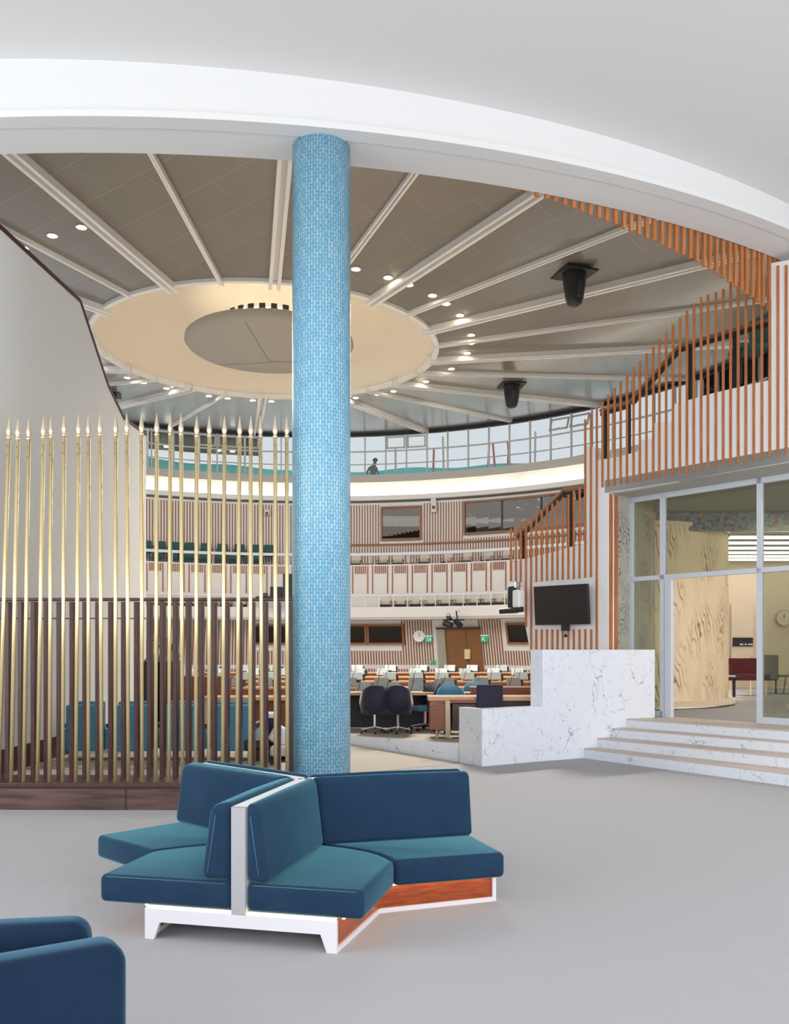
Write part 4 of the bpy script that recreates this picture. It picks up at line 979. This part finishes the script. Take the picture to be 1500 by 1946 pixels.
# cove front downstand of the rear wall right: equipment on the lower gallery at the left of the column
e = empty('equipment_rack', (0, 0, 0), 'black equipment boxes on the lower gallery left of the column', 'equipment'); p = at(530, 1140, 38.2); e.location = p
MB().box((0.45, 0, 0.55), (0.5, 0.4, 1.1)).build('cabinet', M['black'], e); MB().box((-0.1, 0, 0.3), (0.5, 0.3, 0.5)).build('monitor', M['black'], e)
MB().box((-0.6, 0, 0.1), (0.7, 0.4, 0.08)).build('console', M['black'], e); MB().box((-0.6, -0.05, 0.22), (0.25, 0.2, 0.14)).build('controls', M['darkgrey'], e)

# ================================================================== GALLERY CHAIRS
def gallery_chair(seatmat, name='gallery_chair'):
    e = empty(name, (0, 0, 0), 'x', 'chair')
    MB().box((0, 0.0, 0.42), (0.50, 0.46, 0.10)).build('seat', M['black'] if seatmat is M['creamfab'] else seatmat, e, bevel=.02)
    MB().box((0, 0.22, 0.66), (0.50, 0.07, 0.42), rot=Matrix.Rotation(-0.12, 3, 'X')).build('backrest', seatmat, e, bevel=.04)
    for s_ in (-1, 1):
        MB().path([Vector((s_ * .28, -0.2, 0)), Vector((s_ * .28, -0.2, 0.60)), Vector((s_ * .28, 0.20, 0.62)), Vector((s_ * .28, 0.22, 0))], 0.014, 6).build('arm_frame', M['darkgrey'], e)
    return e
ch_c = gallery_chair(M['creamfab']); ch_g = gallery_chair(M['greenfab'])
first = {id(ch_c): True, id(ch_g): True}
def put_chair(proto, px, R, z, label, group, s=1.0):
    x, y = on_circle(px, WC, R); c = proto if first.get(id(proto)) else copy_tree(proto); first[id(proto)] = False
    c.location = (x, y, z); c.rotation_euler = (0, 0, math.atan2(y - WC[1], x - WC[0]) - PI / 2); c['label'] = label; c['group'] = group; c.scale = (s * 0.86, s * 0.9, s)
for k, px in enumerate((733, 761, 790, 819, 846, 874, 901, 926, 949)):
    put_chair(ch_c, px, LR + 0.45, 3.1, 'cream armchair on the lower gallery, %s to the right of the column' % ORD[k], 'cream chairs on the lower gallery')
for k, px in enumerate((292, 320, 348, 375, 402, 430, 458)):
    put_chair(ch_c, px, LR + 0.45, 3.1, 'cream armchair on the lower gallery behind the spears, %s from the left' % ORD[k], 'cream chairs on the lower gallery')
for k, px in enumerate((676, 728, 756, 806, 850, 886, 926, 961)):
    put_chair(ch_c, px, UR + 0.6, 5.0, 'cream armchair on the upper gallery, %s to the right of the column' % ORD[k], 'cream chairs on the upper gallery')
for k, px in enumerate((280, 307, 336, 363, 393, 424, 456, 485, 512)):
    put_chair(ch_g, px, UR + 1.2, 5.45, 'dark green armchair in the rear row of the upper gallery, %s from the left' % ORD[k], 'green chairs on the upper gallery', 1.1)
for k, px in enumerate((300, 330, 360, 391, 421, 448, 484)):
    put_chair(ch_g, px, UR + 0.5, 5.0, 'dark green armchair in the front row of the upper gallery, %s from the left' % ORD[k], 'green chairs on the upper gallery')
for k, px in enumerate((698, 781, 861, 941)):
    x, y = on_circle(px, WC, UR + 0.35); e = empty('side_table', (x, y, 5.0), 'small wooden table between the upper gallery chairs, %s from the column' % ORD[k], 'table', 'small tables on the upper gallery')
    MB().box((0, 0, 0.42), (0.5, 0.4, 0.06)).build('table_top', M['farwood'], e); MB().box((0, 0, 0.2), (0.4, 0.3, 0.38)).build('table_base', M['farwood'], e)
# chair and box at the top of the stairs
e = empty('stair_chair', tuple(wpt(1425, 722, -1.2)), 'dark teal chair standing at the top of the stairs', 'chair')
MB().box((0, 0, 0.45), (0.5, 0.45, 0.08)).build('seat', M['greenfab'], e, bevel=.02); MB().box((0.22, 0.1, 0.72), (0.07, 0.5, 0.55), 0.3).build('backrest', M['greenfab'], e, bevel=.02)
for s_ in ((-.2, -.2), (.2, -.2), (-.2, .2), (.2, .2)): MB().tube((s_[0], s_[1], -0.1), (s_[0], s_[1], 0.42), 0.015, 6).build('leg', M['black'], e)

# ================================================================== CONFERENCE DESKS AND MONITORS
mon = None
def monitor(loc, rz, label, w_=0.42, kind=0):
    global mon
    if mon is None:
        mon = empty('desk_monitor', loc, label, 'monitor', 'white backed desk monitors')
        MB().box((0, 0.02, 0.155), (0.42, 0.035, 0.25), rot=Matrix.Rotation(-0.38, 3, 'X')).build('screen_back', M['mback'], mon, bevel=.01)
        MB().box((0.24, 0.10, 0.10), (0.07, 0.20, 0.22)).build('side_housing', M['black'], mon)
        MB().box((0, 0.05, 0.01), (0.26, 0.16, 0.02)).build('base', M['black'], mon)
        MB().path([Vector((-.15, -.03, .0)), Vector((-.10, -.06, .2)), Vector((-.06, -.06, .33))], 0.008, 6).build('gooseneck_microphone', M['black'], mon)
        c = mon
    else: c = copy_tree(mon)
    c.location = loc; c.rotation_euler = (0, 0, rz); c['label'] = label; c.scale = (w_ / 0.42,) * 3
    return c
M['mback'] = mat('pale monitor shell', (0.30, 0.34, 0.35), 0.4)
rows = [(15.6, 560, 1012, 0.86, 0.80), (18.4, 400, 1012, 0.84, 0.95), (22.0, 345, 1012, 0.84, 1.10), (26.5, 330, 1012, 0.82, 1.3), (31.5, 330, 1012, 0.82, 1.5)]
rn_ = ['front', 'second', 'third', 'fourth', 'rear']
for r, (Y, pL, pR, zt_, sp_) in enumerate(rows):
    xL, xR = (pL - 750) / F * Y, (pR - 750) / F * Y; cx = (xL + xR) / 2
    e = empty('conference_desk', (cx, Y, CF), 'long wooden conference desk, the %s row of the hall' % rn_[r], 'desk', 'rows of conference desks')
    MB().box((0, 0, zt_ - CF - 0.02), (xR - xL, 0.55, 0.04)).build('desk_top', M['deskedge'], e)
    MB().box((0, -0.18, (zt_ - CF) / 2 - 0.02), (xR - xL - 0.1, 0.03, zt_ - CF - 0.06)).build('modesty_panel', M['deskwood'], e)
    for s_ in (-1, 1): MB().box((s_ * (xR - xL - .2) / 2, 0.05, (zt_ - CF) / 2 - 0.02), (0.05, 0.45, zt_ - CF - 0.04)).build('desk_side', M['deskwood'], e)
    x = xL + 0.3 + 0.2 * (r % 2); k = 0
    nt = int((xR - xL - 0.5) / (sp_ * 0.5)) + 1
    while x < xR - 0.2 and k < 25:
        if r > 0 or not (880 < 750 + F * x / Y < 960):
            monitor((x, Y - 0.02 + random.uniform(-.05, .05), zt_ - 0.005), random.uniform(-0.25, 0.25), 'pale tilted desk monitor, %s from the left on the %s desk row' % (ORD[k], rn_[r]), 0.27 + 0.03 * r)
        x += sp_ * (0.52 + 0.26 * random.random()); k += 1
# chairs behind the rows
def swivel(loc, rz, label, mt, seatm=None, s=1.0):
    e = empty('swivel_chair', loc, label, 'chair', 'swivel chairs at the desks', rz)
    MB().box((0, 0, 0.44), (0.52, 0.50, 0.10)).build('seat', seatm or mt, e, bevel=.04, seg=3)
    sec = []
    # curved shell backrest wrapping round to the arms
    mb = MB(); n = 12; Pi = []
    for i in range(n + 1):
        t = math.radians(-20 + 220 * i / n); top = 0.62 + 0.36 * max(0, math.sin(t)) ** 0.6 if math.sin(t) > 0 else 0.62
        for rr, zz in ((0.27, 0.40), (0.31, top), (0.27, top + 0.01), (0.23, 0.40)): Pi.append((rr * math.cos(t), 0.02 + rr * 0.95 * math.sin(t), zz))
    fs = [(i * 4 + j, (i + 1) * 4 + j, (i + 1) * 4 + (j + 1) % 4, i * 4 + (j + 1) % 4) for i in range(n) for j in range(4)] + [(0, 1, 2, 3), tuple(reversed(range(n * 4, n * 4 + 4)))]
    mb.add(Pi, fs).build('backrest', mt, e, smooth=True)
    MB().tube((0, 0, 0.12), (0, 0, 0.42), 0.03, 10).build('gas_stem', M['chrome'], e)
    for k in range(5):
        t = 2 * PI * k / 5 + 0.3; o = MB().tube((0, 0, 0.13), (0.28 * math.cos(t), 0.28 * math.sin(t), 0.08), 0.018, 8).build('base_arm', M['chrome'], e)
        MB().tube((0.28 * math.cos(t) - 0.02, 0.28 * math.sin(t), 0.03), (0.28 * math.cos(t) + 0.02, 0.28 * math.sin(t), 0.03), 0.03, 10).build('caster', M['black'], o)
    e.scale = (s, s, s); return e
def gx(px, Y): return (px - 750) / F * Y
swivel((gx(712, 14.5), 14.5, CF), PI + 0.1, 'dark navy swivel chair, left one of the pair just right of the column', M['navy'], s=0.80)
swivel((gx(757, 14.5), 14.5, CF), PI - 0.1, 'dark navy swivel chair, right one of the pair just right of the column', M['navy'], s=0.80)
swivel((gx(808, 15.0), 15.0, CF), -PI / 2 + 0.4, 'dark navy swivel chair half behind the wooden desk end', M['navy'], M['bluefab'], s=0.85)
swivel((gx(858, 14.6), 14.6, CF), 0.1, 'blue swivel chair behind the desk with the wooden cabinet', M['bluefab'], s=0.80)
swivel((gx(905, 15.9), 15.9, CF), 0.0, 'blue swivel chair further back, right of the other blue chair', M['bluefab'], s=0.80)
# desk right of the column (left one, front edge with tan leg)
Y = 14.3; xL, xR = gx(640, Y), gx(800, Y)
e = empty('desk', ((xL + xR) / 2, Y + 0.9, CF), 'desk with a tan metal leg just right of the column', 'desk')
MB().box((0, 0, 0.615), (xR - xL + .5, 0.6, 0.045)).build('desk_top', M['deskedge'], e)
for a_ in (-0.55,): MB().box((a_, -0.5, 0.30), (0.04, 0.04, 0.60)).build('leg', M['tan'], e)
MB().box((-0.66, -0.5, 0.585), (0.26, 0.04, 0.035)).build('crossbar', M['tan'], e)
MB().box((0, 0.2, 0.3), (xR - xL + .4, 0.03, 0.55)).build('modesty_panel', M['black'], e)
# desk with cabinet
Y = 13.7
e = empty('cabinet_desk', (gx(845, Y), Y, CF), 'wooden desk end with a brown cabinet and light edge beside the low marble wall', 'desk')
def A_(px, py, y=Y): p = at(px, py, y); return (p.x - e.location.x, p.y - e.location.y, p.z - CF)
MB().box((0.72, 0.15, A_(0, 1327)[2] - 0.0), (1.95, 0.55, 0.06)).build('desk_top', M['deskedge'], e)
MB().box((-0.08, 0.10, 0.36), (0.30, 0.5, 0.44)).build('cabinet', M['deskwood'], e)
MB().box((0.04, -0.16, 0.30), (0.07, 0.04, 0.56)).build('leg', M['tan'], e)
MB().box((0.30, 0.05, 0.33), (0.38, 0.45, 0.40)).build('inner_cabinet', M['skirtbrown'], e)
MB().box((0.28, -0.15, 0.57), (0.42, 0.03, 0.05)).build('rail', M['deskwood'], e)
MB().tube((-0.12, -0.05, 0), (-0.12, -0.05, 0.15), 0.022, 8).build('foot', M['tan'], e)
MB().box((1.0, 0.2, 0.36), (1.3, 0.4, 0.45)).build('modesty_panel', M['black'], e)
e = empty('desk', (gx(960, 14.9), 14.9, CF), 'red brown desk front behind the dark chair back', 'desk')
MB().box((0, 0, 0.60), (1.15, 0.04, 0.22)).build('front_panel', M['deskwood'], e); MB().box((0, 0.25, 0.71), (1.15, 0.5, 0.03)).build('desk_top', M['deskwood'], e)
for s_ in (-1, 1): MB().box((s_ * .5, .25, .3), (.05, .05, .6)).build('leg', M['deskwood'], e)
e = empty('swivel_chair', (gx(931, 13.5), 13.5, CF), 'dark chair with a square back at the desk beside the low marble wall', 'chair', 'swivel chairs at the desks')
MB().box((0, 0.0, 0.62), (0.40, 0.06, 0.42)).build('backrest', M['navy'], e, bevel=.03); MB().box((0, 0.22, 0.42), (0.44, 0.42, 0.08)).build('seat', M['navy'], e, bevel=.02)
MB().tube((0, .2, .03), (0, .2, .4), 0.03, 8).build('gas_stem', M['chrome'], e); MB().lathe([(0, .0), (.25, .0), (.05, .06), (0, .06)], 5, (0, .2, 0)).build('base', M['black'], e)
# red wood desk seen through the fence
e = empty('lectern_desk', (gx(362, 15.5), 15.5, CF), 'red brown wooden desk seen through the spears behind the blue chairs', 'desk')
MB().box((0, 0, 0.45), (1.3, 0.04, 0.80)).build('front_panel', M['deskwood'], e); MB().box((0, 0.25, 0.87), (1.35, 0.55, 0.04)).build('desk_top', M['deskwood'], e)
for s_ in (-1, 1): MB().box((s_ * .6, .25, .42), (.04, .5, .84)).build('side_panel', M['deskwood'], e)
e = empty('desk', (gx(480, 14.0), 14.0, CF), 'light edged desk seen through the spears left of the column', 'desk')
MB().box((0, 0, 0.60), (1.5, 0.6, 0.05)).build('desk_top', M['deskedge'], e); MB().box((0.1, 0.1, 0.3), (1.2, 0.03, 0.55)).build('modesty_panel', M['deskwood'], e)
for s_ in (-1, 1): MB().box((s_ * .68, -.2, .29), (.05, .05, .58)).build('leg', M['tan'], e)
# black covered lecterns with microphones
for k, (px, w_) in enumerate(((297, 0.30), (322, 0.34))):
    e = empty('lectern', (gx(px, 13.0), 13.0, CF), ('left' if k == 0 else 'right') + ' black draped lectern with a thin microphone behind the spears', 'lectern', 'black lecterns')
    MB().prism([(-w_ / 2, -.15), (w_ / 2, -.15), (w_ / 2, .15), (-w_ / 2, .15)], 0, [1.18, 1.18, 1.30, 1.30]).build('body', M['black'], e, bevel=.01)
    MB().path([Vector((0, 0, 1.2)), Vector((0.05, -.03, 1.42)), Vector((-.08, -.08, 1.55))], 0.008, 6).build('microphone', M['black'], e)

# ================================================================== BLUE LOUNGE CHAIRS BEHIND THE FENCE
lc = None
for k, (a_, b_) in enumerate([(122, 204), (208, 298), (302, 392), (396, 486)]):
    Yc = 10.9; cx = (gx(a_, Yc) + gx(b_, Yc)) / 2
    lab = 'blue high-backed lounge chair seen from behind through the fence, %s from the left' % ORD[k]
    if lc is None:
        lc = empty('lounge_chair', (cx, Yc, CF), lab, 'chair', 'blue lounge chairs behind the fence')
        MB().box((0, 0, 0.40), (0.46, 0.10, 0.56), 0).build('backrest', M['bluefab'], lc, bevel=.02)
        MB().box((0, 0.10, 0.66), (0.40, 0.10, 0.12), 0).build('head_cushion', M['bluefab'], lc, bevel=.02)
        MB().box((0, 0.32, 0.30), (0.46, 0.56, 0.14), 0).build('seat', M['bluefab'], lc, bevel=.02)
        for s_ in (-1, 1): MB().box((s_ * .26, .3, .42), (.05, .5, .05)).build('armrest', M['railwood'], lc); MB().box((s_ * .262, .25, .26), (.045, .5, .24)).build('side_panel', M['bluefab'], lc)
        for sx in (-1, 1):
            for yy in (0.0, 0.52): MB().tube((sx * .2, yy, 0), (sx * .2, yy, .24), 0.014, 8).build('leg', M['chrome'], lc)
    else:
        c = copy_tree(lc); c.location = (cx, Yc, CF); c['label'] = lab
# single blue chair turned sideways and the pale cushion chair
e = empty('lounge_chair', (gx(516, 11.0), 11.0, CF), 'small blue chair turned away next to the pale cushioned chair', 'chair', 'blue lounge chairs behind the fence')
MB().box((0, 0, 0.36), (0.10, 0.34, 0.36), 0.2).build('backrest', M['navy'], e, bevel=.02); MB().box((0.0, 0, 0.55), (0.11, 0.36, 0.06), 0.2).build('head_cushion', M['metalpaint'], e, bevel=.02)
MB().box((-0.16, 0, 0.2), (0.34, 0.36, 0.12), 0.2).build('seat', M['skirtbrown'], e, bevel=.02); MB().box((-.1, 0, .07), (.3, .3, .14)).build('base', M['railwood'], e)
e = empty('lounge_chair', (gx(545, 10.7), 10.7, CF), 'low chair with pale grey cushion beside the foot of the column', 'chair', 'pale chair')
MB().box((0, 0, 0.16), (0.34, 0.5, 0.12)).build('seat', M['creamfab'], e, bevel=.03); MB().box((-0.06, 0.1, 0.30), (0.30, 0.16, 0.22), rot=Matrix.Rotation(0.5, 3, 'Y')).build('cushion', M['white'], e, bevel=.05, seg=3)
MB().box((0, 0, 0.05), (0.36, 0.5, 0.03)).build('frame', M['black'], e)
for s_ in (-1, 1): MB().tube((s_ * .15, -.2, -.0), (s_ * .15, -.2, .1), .012, 6).build('leg', M['black'], e)

# ================================================================== INSIDE THE GLAZED ROOM
e = empty('wall_cabinet', (gx(1411.5, 24.4), 24.42, 1.9), 'flush beige locker door with a dark nameplate on the rear room wall', 'cabinet')
MB().box((0, 0, 0.0), (0.60, 0.05, 1.9)).build('door', M['beige'], e, bevel=.01)
o = MB().box((0, -0.04, zat(1220, 24.4) - 1.9), (0.55, 0.03, 0.24)).build('nameplate', M['black'], e)
tx = MB()
for i in range(11):
    if i not in (3, 6): tx.box((-0.07 + 0.032 * i, -0.058, zat(1224.5, 24.4) - 1.9), (0.022, 0.005, 0.04))
tx.build('lettering', M['white'], o)
MB().box((0.24, -0.06, zat(1252, 24.4) - 1.9), (0.03, 0.05, 0.06)).build('handle', M['darkgrey'], e)
for z in (0.45, -0.25): MB().box((-0.30, -0.04, z), (0.02, 0.03, 0.16)).build('hinge', M['brasstip'], e)
e = empty('wall_clock', (gx(1492, 24.3), 24.40, zat(1174, 24.4)), 'round pale clock on the beige wall at the right edge', 'clock')
MB().tube((0, 0, 0), (0, -0.05, 0), 0.20, 28).build('dial', M['creamfab'], e); MB().box((0, -0.055, 0.05), (0.012, 0.006, 0.14)).box((0.01, -0.055, 0.04), (0.01, 0.006, 0.11)).build('hands', M['darkgrey'], e)
MB().sweep([(0.20, -0.01), (0.215, -0.01), (0.215, 0.06), (0.20, 0.06)], (0, 0), 0, 360, 28).build('rim', M['discgrey'], e).rotation_euler = (PI / 2, 0, 0)
Yr = 20.6; e = empty('red_settee', (gx(1412, Yr), Yr, LZ), 'dark red settee on gold legs inside the glazed room', 'settee')
MB().box((0.05, 0.2, 0.62), (0.95, 0.10, 0.46)).build('backrest', M['redfab'], e, bevel=.02); MB().box((0.05, -0.05, 0.42), (0.95, 0.50, 0.14)).build('seat', M['redfab'], e, bevel=.02)
MB().box((-.38, -0.05, 0.55), (.08, .5, .3)).build('armrest', M['redfab'], e)
for x in (-.36, .1, .45): MB().tube((x, -.22, 0), (x, -.22, .36), 0.02, 8).build('leg', M['brass'], e)
e = empty('stool', (gx(1391, 19.8), 19.8, LZ), 'small dark side table half behind the carved drum', 'table')
MB().lathe([(0, .42), (.24, .42), (.24, .45), (0, .45)], 20).build('table_top', M['black'], e); MB().tube((0.05, 0, 0), (0.05, 0, .42), .035, 8).build('leg', M['black'], e); MB().box((0, 0, .465), (.14, .1, .03)).build('papers', M['white'], e)
e = empty('armchair', (gx(1462, 21.5), 21.5, LZ), 'grey armchair seen through the right-hand glass', 'chair')
MB().box((0.0, 0.1, 0.62), (0.30, 0.5, 0.62), 0.2).build('backrest', M['greyfab'], e, bevel=.04); MB().box((-.2, 0, .38), (.5, .5, .12)).build('seat', M['greyfab'], e, bevel=.03)
for x in (-.3, .1): MB().tube((x, -.15, 0), (x, -.15, .34), .02, 8).build('leg', M['railwood'], e)
e = empty('coffee_table', (gx(1498, 21.5), 21.5, LZ), 'low grey table beside the grey armchair at the right edge', 'table')
MB().box((0.1, 0, .42), (0.8, .5, .05)).build('table_top', M['greyfab'], e, bevel=.01); MB().tube((-.15, -.1, 0), (-.05, 0, .4), .015, 6).tube((.4, -.1, 0), (.4, 0, .4), .015, 6).build('legs', M['greyfab'], e)

# ================================================================== OUTSIDE THE CLERESTORY
aLo = ang_of(225, WR); 
def outring(name, R, za, zb, a0, a1, mt, label, cat, n=60):
    return tag(MB().sweep([(R, za), (R + 0.05, za), (R + 0.05, zb), (R, zb)], WC, a0, a1, n).build(name, mt), label, cat)
mb = MB(); V = []; Fc = []
n = 120
for i in range(n + 1):
    a = -38 + (aLo + 6 + 38) * i / n; zt_ = 10.56 + 0.06 * math.sin(a * 0.5) + 0.07 * math.sin(a * 0.17 + 1) + (0.18 if a > 95 else 0); x, y = ringpt(WC, WR + 3.5, a); x2, y2 = ringpt(WC, WR + 3.56, a)
    V += [(x, y, 9.7), (x, y, zt_), (x2, y2, zt_), (x2, y2, 9.7)]
for i in range(n):
    for j in range(4): Fc.append((i * 4 + j, (i + 1) * 4 + j, (i + 1) * 4 + (j + 1) % 4, i * 4 + (j + 1) % 4))
tag(MB().add(V, Fc).build('safety_netting', M['turq']), 'turquoise safety netting outside the clerestory', 'netting')
e = empty('outdoor_canopy', (0, 0, 0), 'dark olive metal canopy outside the clerestory at the left', 'canopy')
MB().sweep([(WR + 2.6, 11.1), (WR + 2.7, 11.1), (WR + 2.7, 13.8), (WR + 2.6, 13.8)], WC, ang_of(494, WR), aLo + 8, 20).build('metal_sheet', M['outdark'], e)
for px in (300, 345, 390, 435, 470):
    aa = ang_of(px, WR); x, y = ringpt(WC, WR + 2.5, aa); MB().box((x, y, 11.2), (0.1, 0.1, 3.6), math.radians(aa)).build('post', M['winmetal'], e)
MB().sweep([(WR + 2.45, 11.9), (WR + 2.55, 11.9), (WR + 2.55, 12.0), (WR + 2.45, 12.0)], WC, ang_of(494, WR), aLo, 20).build('beam', M['winmetal'], e)
for k, px in enumerate((289, 332, 424, 448)):
    aa = ang_of(px, WR); x, y = ringpt(WC, WR + 2.3, aa); MB().lathe([(0, -.05), (.12, -.03), (.12, .03), (0, .05)], 12, (x, y, 11.2)).build('lamp', M['tube'], e)
# scaffold poles outside
e = empty('scaffolding', (0, 0, 0), 'grey and red scaffold poles outside the clerestory', 'scaffolding')
pole = 0
for px, y0, y1, dx, mt in [(752, 850, 900, 0, 'winmetal'), (845, 830, 895, -3, 'winmetal'), (925, 842, 898, 5, 'redp'), (945, 842, 898, -8, 'redp'), (962, 840, 893, 6, 'redp'), (975, 838, 890, -10, 'redp'), (1016, 820, 880, 2, 'winmetal'), (822, 852, 896, 3, 'redp')]:
    if mt == 'redp' and 'redp' not in M: M['redp'] = mat('faded red paint', (0.55, 0.16, 0.14), 0.6)
    R = WR + 2.0; x0, y0_ = on_circle(px, WC, R); x1, y1_ = on_circle(px + dx, WC, R)
    MB().tube((x0, y0_, 8.8), (x1, y1_, zat(y0, y1_)), 0.05, 8).build('pole', M[mt], e)
# worker outside, bending
R = WR + 1.6; xw, yw = on_circle(709, WC, R); zf = zat(870, yw) - 1.88
wk = bpy.data.meshes.new('person')
jv = [(0, 0, .95), (0.0, 0, 1.15), (-.02, 0, 1.38), (.06, 0, 1.52), (.10, 0, 1.66), (.11, 0, 1.80), (-.1, 0, .9), (-.14, 0, .48), (-.16, 0, .05), (-.06, 0, .02), (.1, 0, .9), (.12, 0, .48), (.10, 0, .05), (.2, 0, .02),
      (-.18, -.02, 1.38), (-.30, -.05, 1.12), (-.22, -.1, .92), (.16, -.02, 1.38), (.26, -.05, 1.12), (.36, -.1, 1.0)]
je = [(0, 1), (1, 2), (2, 3), (3, 4), (4, 5), (0, 6), (6, 7), (7, 8), (8, 9), (0, 10), (10, 11), (11, 12), (12, 13), (2, 14), (14, 15), (15, 16), (2, 17), (17, 18), (18, 19)]
jr = [.14, .13, .15, .06, .10, .07, .09, .065, .045, .04, .09, .065, .045, .04, .065, .045, .035, .065, .045, .035]
wk.from_pydata(jv, je, []); wk.update()
po = bpy.data.objects.new('person', wk); C.objects.link(po); po.location = (xw, yw, zf)
sk = po.modifiers.new('skin', 'SKIN'); ss = po.modifiers.new('sub', 'SUBSURF'); ss.levels = 1; ss.render_levels = 1
for i, v_ in enumerate(wk.skin_vertices[0].data): v_.radius = (jr[i], jr[i]); v_.use_root = (i == 0)
M['olive'] = mat('olive work clothes', (0.13, 0.17, 0.15), 0.8); wk.materials.append(M['olive'])
tag(po, 'person in olive work clothes and a cap outside the clerestory window', 'person')
MB().lathe([(.125, 0), (.13, .02), (.10, .09), (.04, .13), (0, .14)], 14, (.11, 0, 1.74)).build('cap', M['darkgrey'], po, smooth=True)
# walkway the worker stands on
S(MB().sweep([(WR + 0.9, zf - 0.12), (WR + 3.4, zf - 0.12), (WR + 3.4, zf), (WR + 0.9, zf)], WC, 5, aLo + 6, 80).build('floor_walkway', M['winmetal']), 'roof walkway outside the clerestory', 'walkway')
